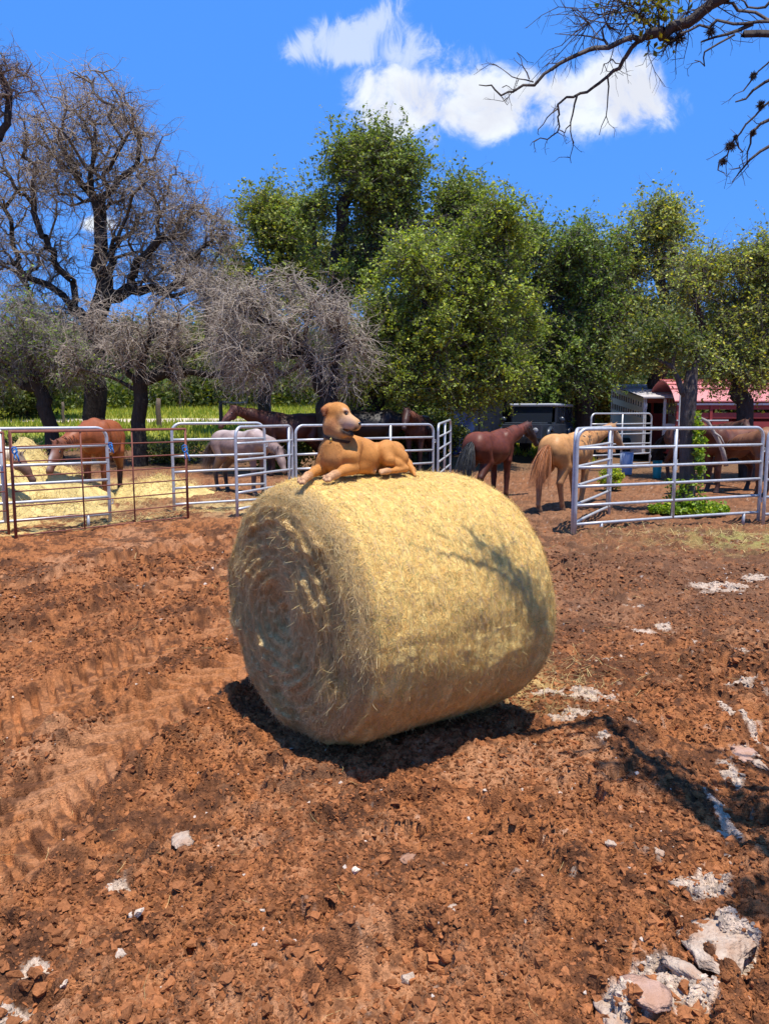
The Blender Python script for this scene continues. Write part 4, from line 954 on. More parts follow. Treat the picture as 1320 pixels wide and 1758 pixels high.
LO = 'live oaks beyond the pens'; DO = 'bare grey oaks at the left'
oak('bare_oak', 'tallest bare grey oak with thick dark trunk behind the chestnut horse', 'tree', 25.5, [(163, 745), (166, 690), (160, 620), (172, 560), (172, 480), (176, 420), (165, 340)],
    [(150, 250, 130, 95, 420), (60, 310, 110, 80, 260), (255, 340, 90, 70, 260), (140, 165, 65, 50, 100), (220, 205, 50, 45, 50), (330, 400, 75, 55, 240), (50, 440, 110, 70, 260), (330, 480, 80, 50, 180), (100, 560, 100, 60, 220), (250, 440, 90, 70, 200)],
    .36, gap=.22, twigs=3, twig_len=.95, spawn=1, wob=.42, twig_r=.011, droop=.14, seed=1, wood=GREY, group=DO, tw_col=(.36, .285, .21), limb_tip=.016)
oak('bare_oak', 'smaller bare oak with forked black trunk left of the roan horse', 'tree', 22.0, [(238, 745), (243, 690), (242, 640), (248, 590), (280, 560)],
    [(300, 560, 110, 60, 220), (390, 560, 70, 70, 200), (190, 610, 90, 40, 160), (420, 620, 50, 45, 120), (340, 500, 50, 40, 80), (270, 640, 60, 25, 60), (150, 560, 60, 50, 80)],
    .20, gap=.3, twigs=3, twig_len=.8, spawn=1, twig_r=.0105, droop=.18, wob=.5, seed=2, wood=GREY, group=DO, tw_col=(.40, .33, .26))
oak('bare_oak', 'drooping grey bare oak just left of the dog, over the green bush', 'tree', 20.0, [(560, 745), (562, 700), (545, 640), (520, 600), (480, 560)],
    [(540, 545, 70, 45, 140), (430, 600, 80, 55, 150), (600, 610, 40, 45, 100), (480, 500, 60, 40, 60), (570, 640, 60, 35, 70), (410, 520, 55, 45, 110), (500, 620, 60, 40, 60), (560, 480, 40, 25, 40)],
    .22, gap=.35, twigs=3, twig_len=1.0, spawn=1, twig_r=.0105, droop=.26, wob=.5, seed=3, wood=GREY, group=DO, tw_col=(.44, .37, .29))
oak('bare_oak', 'bare oak at the left photo edge, its thick limb curving up beside the sky', 'tree', 15.5, [(-100, 860), (-95, 700), (-80, 520), (-60, 380), (-30, 260), (2, 235), (14, 200), (14, 160), (2, 130)],
    [(-25, 160, 60, 60, 60), (-60, 280, 70, 80, 60), (5, 250, 25, 50, 14), (-90, 400, 80, 90, 60), (20, 130, 45, 50, 30)], .10, gap=-.2, twigs=3, twig_len=.5, spawn=1, twig_r=.007, droop=.1, seed=4, wood=GREY, group=DO, tw_col=(.26, .20, .17), limb_tip=.010)
oak('bare_oak', 'low leaning oak with dark crooked trunk at the far left', 'tree', 22.5, [(100, 742), (78, 700), (64, 650), (50, 610), (20, 580)],
    [(30, 550, 90, 50, 260), (90, 600, 60, 45, 160), (-40, 580, 70, 60, 180), (20, 630, 70, 30, 120), (130, 620, 40, 30, 80)], .20, leaves=9000, leaf_size=.045, gap=.2, twigs=3, twig_len=.7, twig_r=.0085, droop=.25, seed=5, wood=GREY, group=DO, tw_col=(.30, .26, .23))
oak('live_oak', 'smaller green oak between the bare grey trees and the tall centre oak', 'tree', 30.0, [(450, 740), (455, 660), (462, 580), (470, 500), (480, 430)],
    [(505, 375, 38, 35, 90), (460, 400, 45, 50, 130), (530, 430, 55, 50, 130), (420, 470, 50, 60, 130), (490, 500, 80, 55, 200), (400, 570, 70, 50, 120), (450, 350, 22, 25, 25), (580, 480, 40, 50, 70)], .26, gap=.32, leaves=62000, leaf_size=.060, twigs=2, twig_len=.7, seed=6, group=LO, leaf_base=(.105, .125, .030), yellow=.25, spread=.34)
oak('live_oak', 'tallest live oak, its dark limb forking against the sky in the centre', 'tree', 25.5, [(606, 745), (600, 660), (588, 580), (580, 500), (584, 420), (592, 360), (620, 300)],
    [(640, 285, 75, 55, 250), (700, 320, 60, 50, 200), (590, 340, 38, 35, 60), (632, 268, 34, 22, 50), (600, 290, 36, 32, 50), (720, 390, 60, 35, 110), (640, 370, 60, 40, 110), (800, 370, 50, 35, 110), (600, 450, 55, 45, 90), (560, 430, 30, 40, 45), (750, 295, 22, 25, 30), (660, 450, 70, 45, 120), (760, 340, 45, 40, 80), (545, 365, 22, 30, 25), (610, 250, 12, 10, 5), (565, 285, 12, 12, 6)],
    .34, gap=.32, leaves=82000, leaf_size=.056, twigs=2, twig_len=.7, seed=7, group=LO, leaf_base=(.080, .105, .024), spread=.32)
oak('live_oak', 'broad bright green live oak leaning right behind the dog', 'tree', 21.5, [(596, 748), (622, 705), (650, 672), (690, 630), (730, 570), (760, 500)],
    [(740, 460, 85, 50, 220), (680, 540, 70, 45, 200), (790, 560, 80, 70, 260), (830, 430, 60, 50, 170), (700, 640, 80, 32, 200), (780, 650, 60, 35, 150), (860, 520, 60, 70, 160), (650, 590, 45, 35, 90), (850, 375, 50, 40, 100), (630, 650, 40, 40, 80), (860, 620, 60, 45, 130), (880, 340, 16, 14, 12)],
    .30, gap=.55, leaves=115000, leaf_size=.048, twigs=2, twig_len=.6, seed=8, group=LO, leaf_base=(.112, .140, .023), spread=.28)
oak('live_oak', 'dense dark live oak right of centre with hanging lower branches', 'tree', 26.5, [(1008, 745), (1000, 670), (975, 600), (955, 520), (945, 460)],
    [(940, 430, 80, 50, 240), (885, 470, 55, 65, 180), (1000, 480, 50, 55, 170), (930, 560, 90, 70, 260), (1000, 590, 55, 60, 160), (880, 620, 50, 50, 130), (960, 640, 80, 28, 120), (890, 385, 35, 22, 50), (1030, 430, 40, 40, 70), (985, 375, 22, 20, 25), (1020, 540, 50, 60, 120)],
    .34, gap=.32, leaves=98000, leaf_size=.056, twigs=2, twig_len=.9, droop=.35, seed=9, group=LO, leaf_base=(.070, .100, .022), spread=.32)
oak('live_oak', 'airy pale green oak with visible limbs above the cream trailer', 'tree', 27.5, [(1128, 740), (1122, 660), (1150, 590), (1142, 530), (1128, 470), (1130, 410)],
    [(1125, 385, 45, 40, 110), (1145, 440, 50, 40, 120), (1080, 450, 35, 30, 50), (1070, 540, 60, 45, 150), (1140, 560, 60, 50, 150), (1090, 595, 80, 35, 190), (1030, 600, 40, 40, 90), (1180, 480, 35, 40, 70), (1060, 420, 35, 30, 45), (1040, 500, 50, 50, 100), (1165, 410, 18, 22, 15), (1190, 580, 50, 40, 90), (1010, 570, 40, 50, 80)],
    .28, gap=.32, leaves=58000, leaf_size=.056, twigs=2, twig_len=.7, seed=10, group=LO, leaf_base=(.135, .155, .040), yellow=.25, spread=.30)
oak('live_oak', 'leaning oak with bare dark trunk before the red trailer at the right', 'tree', 19.5, [(1290, 742), (1276, 690), (1262, 645), (1240, 605), (1208, 575)],
    [(1250, 470, 65, 35, 150), (1310, 450, 50, 35, 120), (1290, 530, 80, 40, 200), (1200, 545, 50, 45, 120), (1230, 610, 80, 25, 150), (1350, 590, 60, 50, 140), (1340, 500, 60, 50, 120), (1300, 620, 60, 25, 80), (1200, 490, 35, 35, 50), (1290, 415, 25, 14, 15)],
    .20, gap=.32, leaves=64000, leaf_size=.042, twigs=3, twig_len=.6, seed=11, group=LO, leaf_base=(.130, .150, .035), yellow=.22, spread=.26)

# distant trees beyond the field and behind the trailers: a few kinds, copied
def copy_tree(o, parent=None):
    c = o.copy(); COL.objects.link(c); c.parent = parent
    for ch in list(o.children): copy_tree(ch, c)
    return c
def far_kind(seed, base, h=6.5, w=4.2):
    g = np.random.default_rng(seed); root = empty('far_tree', (0, 0, 0))
    T = [np.array([0, 0, -.3]), np.array([.1, 0, h * .2]), np.array([-.1, .1, h * .4]), np.array([.1, 0, h * .6])]; pts = []
    for _ in range(9):
        c = np.array([g.uniform(-.6, .6) * w, g.uniform(-.6, .6) * w, g.uniform(.12, .85) * h]); q = g.normal(size=(34, 3)); q /= np.linalg.norm(q, axis=1)[:, None]; pts.append(c + q * g.random((34, 1)) ** .4 * np.array([.42 * w, .42 * w, .19 * h]))
    nodes, par = grow(np.vstack(pts), T, .3); r, k = radii(nodes, par, 4, .02, .24); A, B, ra, rb = wiggle_edges(nodes, par, r, g, .8)
    wood_mesh('trunk', A, B, ra, rb, bark, root, ((.05, .04, .035), (.16, .13, .11)), g)
    n = 16000; lp = nodes[4:]; kk = g.integers(0, len(lp), n); cl = g.uniform(.7, 1.3, len(lp)); Q = lp[kk] + g.normal(0, .42, (n, 3)); Q[:, 2] = np.maximum(Q[:, 2], .1)
    leaf_mesh('foliage', Q, .13, leafm, root, leaf_cols(n, base, g, .15, cl[kk]), g); return root
kinds = [far_kind(31, (.10, .125, .028)), far_kind(32, (.075, .105, .03), 7.5, 3.6), far_kind(33, (.14, .155, .035), 5.2, 4.6)]
kl = ['distant rounded green tree beyond the grass field', 'distant taller dark green tree beyond the grass field', 'distant low yellow-green tree beyond the grass field']
spots = [(u, Y, k, s) for u, Y, k, s in [(-330, 58, 1, 1.1), (-230, 62, 0, 1.2), (-120, 56, 2, 1.1), (-30, 64, 1, 1.1), (55, 57, 0, .95), (130, 66, 2, 1.3), (215, 58, 1, .95), (290, 62, 0, 1.15), (370, 56, 2, 1.15), (440, 64, 1, 1.2), (520, 58, 0, 1.2), (600, 66, 2, 1.4),
         (680, 58, 1, 1.1), (760, 62, 0, 1.3), (850, 55, 2, 1.2), (930, 60, 1, 1.1), (1010, 54, 0, 1.15), (1090, 58, 2, 1.35), (1180, 52, 1, 1.0), (1270, 50, 0, 1.1), (1360, 54, 2, 1.4), (1450, 50, 1, 1.1), (1560, 52, 0, 1.2),
         (40, 38, 0, .8), (-90, 40, 1, .8), (-220, 36, 2, .9), (820, 38, 1, .75), (980, 36, 2, .95), (1060, 40, 0, .8), (1220, 36, 1, .75), (1330, 33, 0, .95), (1440, 30, 2, 1.1), (690, 40, 0, .8)]]
first = [True] * 3; gt = np.random.default_rng(77)
sides = [(300, 'at the left'), (620, 'left of centre'), (1000, 'right of centre'), (9999, 'at the right')]
ords = 'first second third fourth fifth sixth seventh eighth ninth tenth eleventh twelfth thirteenth fourteenth fifteenth sixteenth seventeenth eighteenth nineteenth twentieth'.split()
rank = {}
for row in (True, False):
    for kk_ in range(3):
        ids = sorted((sp_[0], i_) for i_, sp_ in enumerate(spots) if (sp_[1] > 45) == row and sp_[2] == kk_)
        for r_, (_, i_) in enumerate(ids): rank[i_] = ords[r_]
for i, (u, Y, k, s) in enumerate(spots):
    o = kinds[k] if first[k] else copy_tree(kinds[k]); first[k] = False
    x = at(u, 700, Y)[0]; o.location = (x, Y, float(base_height(x, Y)) - .1); o.rotation_euler = (0, 0, gt.uniform(0, 6.28)); o.scale = (s, s, s * gt.uniform(.9, 1.1))
    where = next(w for a, w in sides if u < a); what = 'beyond the grass field' if Y > 45 else 'behind the nearer oaks'
    col = ['rounded green tree', 'taller dark green tree', 'low yellow-green tree'][k]
    tag(o, f'{rank[i]} distant {col} from the left {what}', 'tree', f'distant {col}s {what}')

g = np.random.default_rng(91); n = 90000; aa = np.radians(g.uniform(-50, 50, n)); rr = g.uniform(50, 62, n); x, y = rr * np.sin(aa), rr * np.cos(aa); top = 1.2 + 3.2 * fbm(x * .12, y * .12, 3, 2) + 1.2 * (fbm(x * .9, y * .9, 2, 4) - .5)
Q = np.stack([x, y, base_height(x, y) + g.random(n) ** .8 * np.maximum(top, .4)], 1); tag(leaf_mesh('undergrowth', Q, .17, leafm, None, leaf_cols(n, (.12, .15, .035), g, .2, .6 + .8 * fbm(x * .5, y * .5, 2, 6)), g), 'tangle of green undergrowth closing the far side of the field', 'undergrowth', kind='stuff')
# bushes and vine
def bush(label, u, v, Y, w, h, n, base, size=.05, seed=0, name='bush'):
    g = np.random.default_rng(seed); p = at(u, v, Y); x, y = p[0], p[1]; z = float(base_height(x, y)); root = empty(name, (x, y, z)); tag(root, label, 'bush')
    q = g.normal(size=(70, 3)); q /= np.linalg.norm(q, axis=1)[:, None]; q *= g.random((70, 1)) ** .35; q = q * np.array([w, w * .8, h * .5]) + np.array([0, 0, h * .55]); q[:, 2] = np.maximum(q[:, 2], .08)
    T = [np.array([0, 0, -.05]), np.array([0, 0, h * .15])]; nodes, par = grow(q, T, .3); r, _ = radii(nodes, par, 2, .006, .04); A, B, ra, rb = wiggle_edges(nodes, par, r, g, .3)
    wood_mesh('stems', A, B, ra, rb, bark, root, ((.06, .045, .035), (.14, .11, .09)), g)
    k = g.integers(0, len(q), n); cl = g.uniform(.7, 1.3, len(q)); Q = q[k] + g.normal(0, .16 * w, (n, 3)) * np.array([1, 1, .8]); Q[:, 2] = np.maximum(Q[:, 2], .03)
    leaf_mesh('foliage', Q, size, leafm, root, leaf_cols(n, base, g, .2, cl[k]), g, .8); return root
bush('rounded bright green bush behind the panels between roan horse and dog', 482, 735, 21.0, .85, 1.15, 9000, (.17, .20, .03), .05, 1)
bush('dim green bush behind the black horse under the leaning oak', 670, 735, 22.5, 1.1, 1.3, 7000, (.10, .13, .025), .055, 2)
bush('second dim bush, left of the dark pipe frame', 745, 735, 24.0, .9, 1.3, 6000, (.09, .12, .025), .055, 3)
bush('leafy green bush at the corner between shed and dark vehicle', 868, 735, 25.5, .30, .9, 3500, (.16, .20, .03), .05, 4)
bush('yellow-green bush right of the dark vehicle', 1000, 740, 29.0, .8, 1.3, 5000, (.20, .22, .03), .06, 5)
bush('small vivid lime bush behind the palomino head', 1050, 800, 17.2, .26, .5, 1600, (.30, .38, .02), .035, 6)
bush('low scrub beneath the forked bare oak', 300, 745, 22.5, .9, .55, 3500, (.10, .12, .03), .04, 7)
bush('dark scrub at the far left under the crooked trunk', 15, 740, 23.0, .7, .5, 2500, (.06, .085, .025), .05, 8)

# vine-covered broken trunk inside the pen
g = np.random.default_rng(51)
sp = at(1174, 886, 13.3); sx0, sy0 = sp[0], sp[1]; snag = empty('snag_tree', (sx0, sy0, 0)); tag(snag, 'broken grey tree trunk wrapped in green vine behind the wide panel', 'tree')
T = [np.array([0, 0, -.1]), np.array([.03, 0, .4]), np.array([0, .02, 1.0]), np.array([-.03, 0, 1.6]), np.array([-.02, 0, 2.1]), np.array([.02, .02, 2.45])]
A = np.array(T[:-1]); B = np.array(T[1:]); ra = np.array([.165, .135, .125, .125, .135]); rb = np.array([.135, .125, .125, .135, .09])
def curve_segs(pts, r0, r1):
    pts = np.array(pts, float); n = len(pts) - 1; rr = np.linspace(r0, r1, n + 1); return pts[:-1], pts[1:], rr[:-1], rr[1:]
c1 = curve_segs([(-.02, 0, 1.95), (-.16, -.05, 2.08), (-.24, -.05, 2.3), (-.34, -.02, 2.5), (-.5, 0, 2.6)], .06, .035)
c2 = curve_segs([(-.34, -.02, 2.5), (-.30, 0, 2.75), (-.42, .05, 3.0), (-.40, .1, 3.25)], .035, .015)
c3 = curve_segs([(.02, 0, 2.4), (.10, 0, 2.65), (.06, .05, 2.9)], .06, .02)
c4 = curve_segs([(-.5, 0, 2.6), (-.7, .05, 2.66), (-.9, .1, 2.85), (-1.05, .1, 2.9)], .04, .015)
allc = [np.concatenate(q) for q in zip((A, B, ra, rb), c1, c2, c3, c4)]
wood_mesh('trunk', *allc, bark, snag, ((.09, .072, .062), (.12, .10, .085)), g)
tp = np.array([(-.40, .1, 3.2), (-1.0, .1, 2.9), (.06, .05, 2.85), (-.7, .05, 2.66), (-.42, .05, 3.0)]); a, b_, c, d = twig_segs(np.repeat(tp, 4, 0), np.tile([[0, 0, .5]], (20, 1)), 3, .5, .006, .1, g)
wood_mesh('twigs', a, b_, c, d, bark, snag, ((.2, .17, .15),) * 2, g)
n = 4200; k = g.integers(0, len(b_), n); Q = b_[k] + g.normal(0, .12, (n, 3)); leaf_mesh('foliage', Q, .035, leafm, snag, leaf_cols(n, (.14, .17, .04), g, .2), g)
n = 2600; th = g.uniform(2.6, 7.0, n); zz = g.random(n) ** .8 * 1.75; rr = .15 + np.abs(g.normal(0, .05, n)) + .10 * (1 - zz / 1.75); dens = (np.sin(zz * 5 + th * 1.5) + g.normal(0, .6, n) > -.2) & ((np.cos(th - .1) > -.1) | (zz < .6))
Q1 = np.stack([rr * np.cos(th), rr * np.sin(th), zz], 1)[dens]; n2 = 3400; r2 = g.random(n2) ** .6; t2 = g.uniform(0, 6.28, n2); Q2 = np.stack([.05 + r2 * np.cos(t2) * .68, -.05 + r2 * np.sin(t2) * .4, np.abs(g.normal(0, .09, n2)) * (1.5 - r2) + .03], 1)
Q = np.vstack([Q1, Q2]); vn = leaf_mesh('vine', Q, .034, leafm, None, leaf_cols(len(Q), (.20, .30, .025), g, .25), g, .8, .8); vn.location = (sx0, sy0, 0); tag(vn, 'bright green vine climbing the broken trunk and spreading at its foot', 'vine')
# fallen grey branch leaning behind the panel
fb = MB(); P = [at(u, v, 16.2) for u, v in ((1185, 706), (1198, 716), (1214, 724), (1224, 742), (1232, 756), (1240, 775), (1246, 800))]; fb.tube(P, [.02, .03, .04, .045, .045, .05, .05], 7); fb.tube([at(1224, 742, 16.2), at(1236, 750, 16.1), at(1244, 765, 16.0)], [.03, .02, .01], 6)
tag(fb.build('fallen_branch', material('dead_wood', base=(.30, .25, .21), rough=.9, var=.3, vscale=30), None, True), 'curved grey dead branch leaning in front of the red trailer', 'branch')

# overhanging dead tree at the right; its trunk stands outside the frame
g = np.random.default_rng(61); ov = empty('overhanging_oak', (3.9, 1.6, 0)); tag(ov, 'dark bare branches hanging into the top right corner over the bale', 'tree'); O3 = np.array([3.9, 1.6, 0])
A_, B_, RA, RB = [], [], [], []
def limb(pts, r0, r1, wob=.006):
    P = [np.array(p, float) for p in pts]; Q = []
    for i in range(len(P) - 1):
        k = max(2, int(np.linalg.norm(P[i + 1] - P[i]) / .05)) if r0 < .06 else 4
        for j in range(k): Q.append(P[i] + (P[i + 1] - P[i]) * j / k + (g.normal(0, wob, 3) if (i or j) else 0))
    Q.append(P[-1]); Q = np.array(Q); n = len(Q) - 1; rr = r0 + (r1 - r0) * (np.arange(n + 1) / n) ** .8; A_.append(Q[:-1]); B_.append(Q[1:]); RA.append(rr[:-1]); RB.append(rr[1:]); return Q, rr
def PX(L_, Y, dy=0.0): return [at(u, v, Y + dy * i) for i, (u, v) in enumerate(L_)]
limb([(3.9, 1.6, -.2), (3.85, 1.65, 1.2), (3.7, 1.8, 2.4), (3.5, 2.0, 3.3)], .22, .14, .02)
limb([(3.5, 2.0, 3.3), (3.7, 1.4, 4.6), (4.2, .9, 5.8)], .12, .05, .03); limb([(3.6, 1.9, 2.9), (4.4, 2.4, 4.4), (5.4, 2.9, 5.4)], .11, .04, .03)
Yb = 3.3
big = limb([(3.5, 2.0, 3.3), (2.6, 1.75, 3.3), (1.98, 2.05, 3.35), (1.85, 2.6, 3.6)] + PX([(1400, -75), (1270, -20), (1215, 12), (1180, 42), (1140, 60), (1110, 60)], Yb), .045, .020)
la = limb(PX([(1112, 60), (1080, 68), (1042, 78), (1010, 88), (975, 103), (945, 120), (918, 140), (880, 157), (862, 160), (845, 152), (822, 146)], Yb, -.01), .015, .0022)
lb = limb(PX([(1112, 58), (1088, 72), (1076, 96), (1062, 118), (1043, 134), (1020, 150), (998, 163), (972, 168), (958, 182), (956, 205), (957, 228), (940, 238), (916, 244)], Yb, .015), .012, .0022)
small = [([(1043, 134), (1042, 165), (1039, 200), (1028, 232)], .006), ([(990, 165), (984, 188), (978, 215), (983, 236), (984, 255), (980, 280)], .007), ([(958, 186), (938, 203), (924, 222), (925, 232)], .005), ([(978, 215), (966, 228), (958, 222)], .004), ([(915, 141), (890, 134), (868, 124), (850, 112)], .005), ([(908, 136), (899, 112), (887, 90)], .005),
         ([(1042, 76), (1034, 56), (1030, 42)], .009), ([(1036, 70), (1000, 62), (952, 58)], .007), ([(1003, 63), (996, 80)], .004), ([(1120, 50), (1090, 20), (1060, 5), (1040, -10)], .012), ([(1085, 18), (1050, 26), (1015, 22), (985, 16)], .006), ([(1130, 55), (1130, 20), (1120, -10)], .012),
         ([(970, 105), (945, 104), (933, 115)], .004), ([(1066, 110), (1052, 100), (1036, 112), (1030, 128)], .004), ([(1130, 60), (1150, 72), (1140, 85), (1115, 92)], .008), ([(1140, 85), (1134, 97)], .005), ([(880, 157), (868, 175)], .003), ([(862, 150), (875, 145), (882, 155)], .003), ([(1075, 5), (1040, 12), (1000, -4)], .005), ([(1020, 24), (1008, 8)], .004), ([(1050, 28), (1044, 50)], .004)]
for L_, r0 in small: limb(PX(L_, Yb + .02, .01), r0 * .72, .0014, .004)
limb([(3.5, 2.0, 3.3), (3.0, 2.3, 3.4)] + PX([(1480, 40), (1320, 36), (1280, 38), (1230, 41), (1200, 46), (1168, 58)], 3.2), .028, .005)
limb(PX([(1290, 42), (1245, 58), (1203, 72)], 3.2), .010, .004); limb(PX([(1260, 60), (1210, 90), (1208, 104), (1192, 104)], 3.15), .005, .002)
limb([(3.3, 2.15, 3.2)] + PX([(1420, 70), (1330, 58), (1276, 60)], 3.0), .024, .015); limb([(3.2, 2.3, 3.45)] + PX([(1430, 50), (1320, 30), (1270, 18), (1240, 2), (1225, -15)], 3.3), .018, .006)
limb([(3.4, 2.1, 3.2)] + PX([(1500, -10), (1400, 50), (1330, 98), (1300, 124), (1275, 156)], 3.0), .012, .003)
limb(PX([(1400, 90), (1330, 132), (1290, 155), (1262, 175)], 3.0), .012, .003); limb([(3.4, 2.1, 3.1)] + PX([(1480, 60), (1390, 110), (1335, 150), (1308, 182), (1282, 214), (1262, 236), (1252, 262), (1232, 292)], 2.9), .013, .003)
limb(PX([(1390, 190), (1330, 202), (1305, 214), (1292, 226), (1285, 262), (1284, 285)], 2.9), .010, .002); limb(PX([(1400, 200), (1330, 236), (1305, 262), (1278, 286), (1256, 312)], 2.85), .012, .002); limb(PX([(1262, 236), (1272, 256), (1270, 262)], 2.9), .004, .002); limb(PX([(1270, 288), (1250, 290)], 2.85), .003, .001); limb(PX([(1330, 0), (1310, 20), (1285, 10), (1262, -5)], 3.2), .008, .003)
cat = lambda q: np.concatenate(q)
allA, allB, rA, rB = cat(A_), cat(B_), cat(RA), cat(RB); wood_mesh('trunk', allA - O3, allB - O3, rA, rB, bark, ov, ((.055, .045, .04), (.085, .07, .06)), g)
th_ = (rA < .03); P = allB[th_]; D = P - allA[th_]; D /= np.linalg.norm(D, axis=1)[:, None] + 1e-9; sel = g.random(len(P)) < .30; P, D = P[sel], D[sel]
a, b_, c, d = twig_segs(P, D, 1, .10, .0018, .08, g, n1=3, spawn=1, wob=.5); wood_mesh('twigs', a - O3, b_ - O3, c, d, bark, ov, ((.08, .065, .055),) * 2, g)
n = 60; a, b_, c, d = twig_segs(np.array(PX([(1100, 30), (1085, 10), (1060, 18), (1040, 40), (1130, 10), (1010, 40), (1180, 20), (1230, 10)], Yb)).repeat(4, 0), np.tile([[-.5, 0, .3]], (32, 1)), 2, .25, .003, .02, g, n1=4, spawn=2, wob=.4); wood_mesh('twigs', a - O3, b_ - O3, c, d, bark, ov, ((.09, .07, .06),) * 2, g)
for (u, v, r_, Y) in ((1253, 250, 9, 2.9), (1240, 278, 6, 2.9), (1305, 181, 7, 2.9), (1292, 228, 5, 2.9), (1165, 66, 12, Yb), (1219, 55, 8, 3.2), (1293, 130, 6, 3.0), (1150, 70, 9, Yb), (1262, 236, 4, 2.9)):
    p = at(u, v, Y); n = 160; d = g.normal(size=(n, 3)); d /= np.linalg.norm(d, axis=1)[:, None]; R_ = r_ * Y / F_PX
    V, F = seg_tubes(p + d * R_ * .1 - O3, p + d * (R_ * g.uniform(.6, 1.4, n))[:, None] - O3, np.full(n, .0022), np.full(n, .0006), 3); mesh('moss_ball', V, F, bark, ov, np.tile([[.07, .06, .055]], (len(V), 1)))
n = 240; cs = np.array(PX([(1110, 18), (1128, 30), (1095, 12), (1150, 12), (1130, 66), (1103, 32), (1140, 20), (1065, 5)], Yb)); Q = cs[g.integers(0, 8, n)] + g.normal(0, .034, (n, 3))
leaf_mesh('foliage', Q - O3, .013, leafm, ov, leaf_cols(n, (.16, .17, .02), g, .4), g, 0)
# the rest of its crown, above and right of the frame, throws the broken shade at the lower right
pts = np.array([(3.2, 2.2, 4.2), (2.5, 1.9, 3.9), (2.3, 2.5, 3.7), (2.2, 1.5, 4.0), (3.0, 1.0, 4.6), (4.5, 1.0, 5.5), (5.2, 2.8, 5.2)]); A_, B_, RA, RB = [], [], [], []
limb([(3.5, 2.0, 3.3), (3.0, 2.0, 3.9), (2.5, 2.1, 4.05), (2.05, 2.35, 4.0), (1.75, 2.7, 3.95)], .045, .012, .02); limb([(2.5, 2.1, 4.05), (2.2, 1.7, 4.2), (1.9, 1.5, 4.2)], .025, .008, .02)
A2, B2, r2a, r2b = cat(A_), cat(B_), cat(RA), cat(RB); wood_mesh('limb', A2 - O3, B2 - O3, r2a, r2b, bark, ov, ((.055, .045, .04), (.085, .07, .06)), g)
P = B2[4:]; a, b_, c, d = twig_segs(P, g.normal(size=P.shape), 3, .35, .006, .05, g, n1=4, spawn=2); wood_mesh('twigs', a - O3, b_ - O3, c, d, bark, ov, ((.08, .065, .055),) * 2, g)
n = 2400; kk = g.integers(0, len(b_), n); leaf_mesh('foliage', b_[kk] + g.normal(0, .05, (n, 3)) - O3, .03, leafm, ov, leaf_cols(n, (.14, .16, .02), g, .3), g, .3)

# ---------------------------------------------------------------- field, posts, hay
g = np.random.default_rng(71)
n = 60000; x = g.uniform(-36, 7, n); y = 25 + 32 * g.random(n) ** 1.1; kp = (x > -y * .75) & (np.abs(y - 37.5 - 1.2 * np.sin(x * .05)) > 1.2); x, y = x[kp], y[kp]; n = len(x)
z = base_height(x, y) + (fbm(x * .8, y * .8, 3, 1) - .5) * .12 - .03; h = g.uniform(.10, .36, n) * (.6 + .8 * fbm(x * .3, y * .3, 2, 2)); a = g.uniform(0, 6.28, n); w = .035
V = np.stack([np.stack([x - w * np.cos(a), y - w * np.sin(a), z], 1), np.stack([x + w * np.cos(a), y + w * np.sin(a), z], 1), np.stack([x + g.normal(0, .08, n), y + g.normal(0, .08, n), z + h], 1)], 1).reshape(-1, 3)
col = np.array([.27, .32, .035])[None] * g.uniform(.6, 1.3, (n, 1)); yl = g.random(n) < .45; col[yl] = np.array([.52, .46, .06]) * g.uniform(.7, 1.2, (yl.sum(), 1))
tag(mesh('field_grass', V, np.arange(3 * n).reshape(-1, 3), leafm, None, np.repeat(col, 3, 0)), 'sunlit yellow-green grass across the field beyond the pens', 'grass', kind='stuff')
wood_post = material('weathered_post', base=(.13, .095, .07), rough=.9, var=.4, vscale=30, bump=.5, bscale=40)
def post(u, vt, Y, r, label, name='fence_post'):
    p = at(u, vt, Y); z0 = float(base_height(p[0], Y)); m = MB(); gg = np.random.default_rng(int(u)); q = np.linspace(0, 1, 6)
    m.tube([(gg.normal(0, .012), gg.normal(0, .012), -.2 + (p[2] - z0 + .2) * t) for t in q], [r * 1.05, r, r, r * .96, r * .95, r * .8], 8); o = m.build(name, wood_post, None, True); o.location = (p[0], Y, z0); tag(o, label, 'post', 'wooden posts along the field'); return o
post(379, 688, 31, .085, 'dark wooden post standing between the roan horse and the field'); post(272, 684, 32, .11, 'short brown stump post right of the forked oak trunk'); post(446, 672, 36, .07, 'thin post beside the green bush at the field edge'); post(108, 690, 34, .07, 'thin post left of the thickest trunk')
rl = MB(); rl.tube([at(382, 690, 31) + np.array([0, .02, 0]), at(400, 692, 31.3), at(424, 691, 31.6)], .045, 6); tag(rl.build('fence_rail', material('pale_rail', base=(.42, .37, .32), rough=.9), None, True), 'pale horizontal rail leaving the dark wooden post to the right', 'rail')

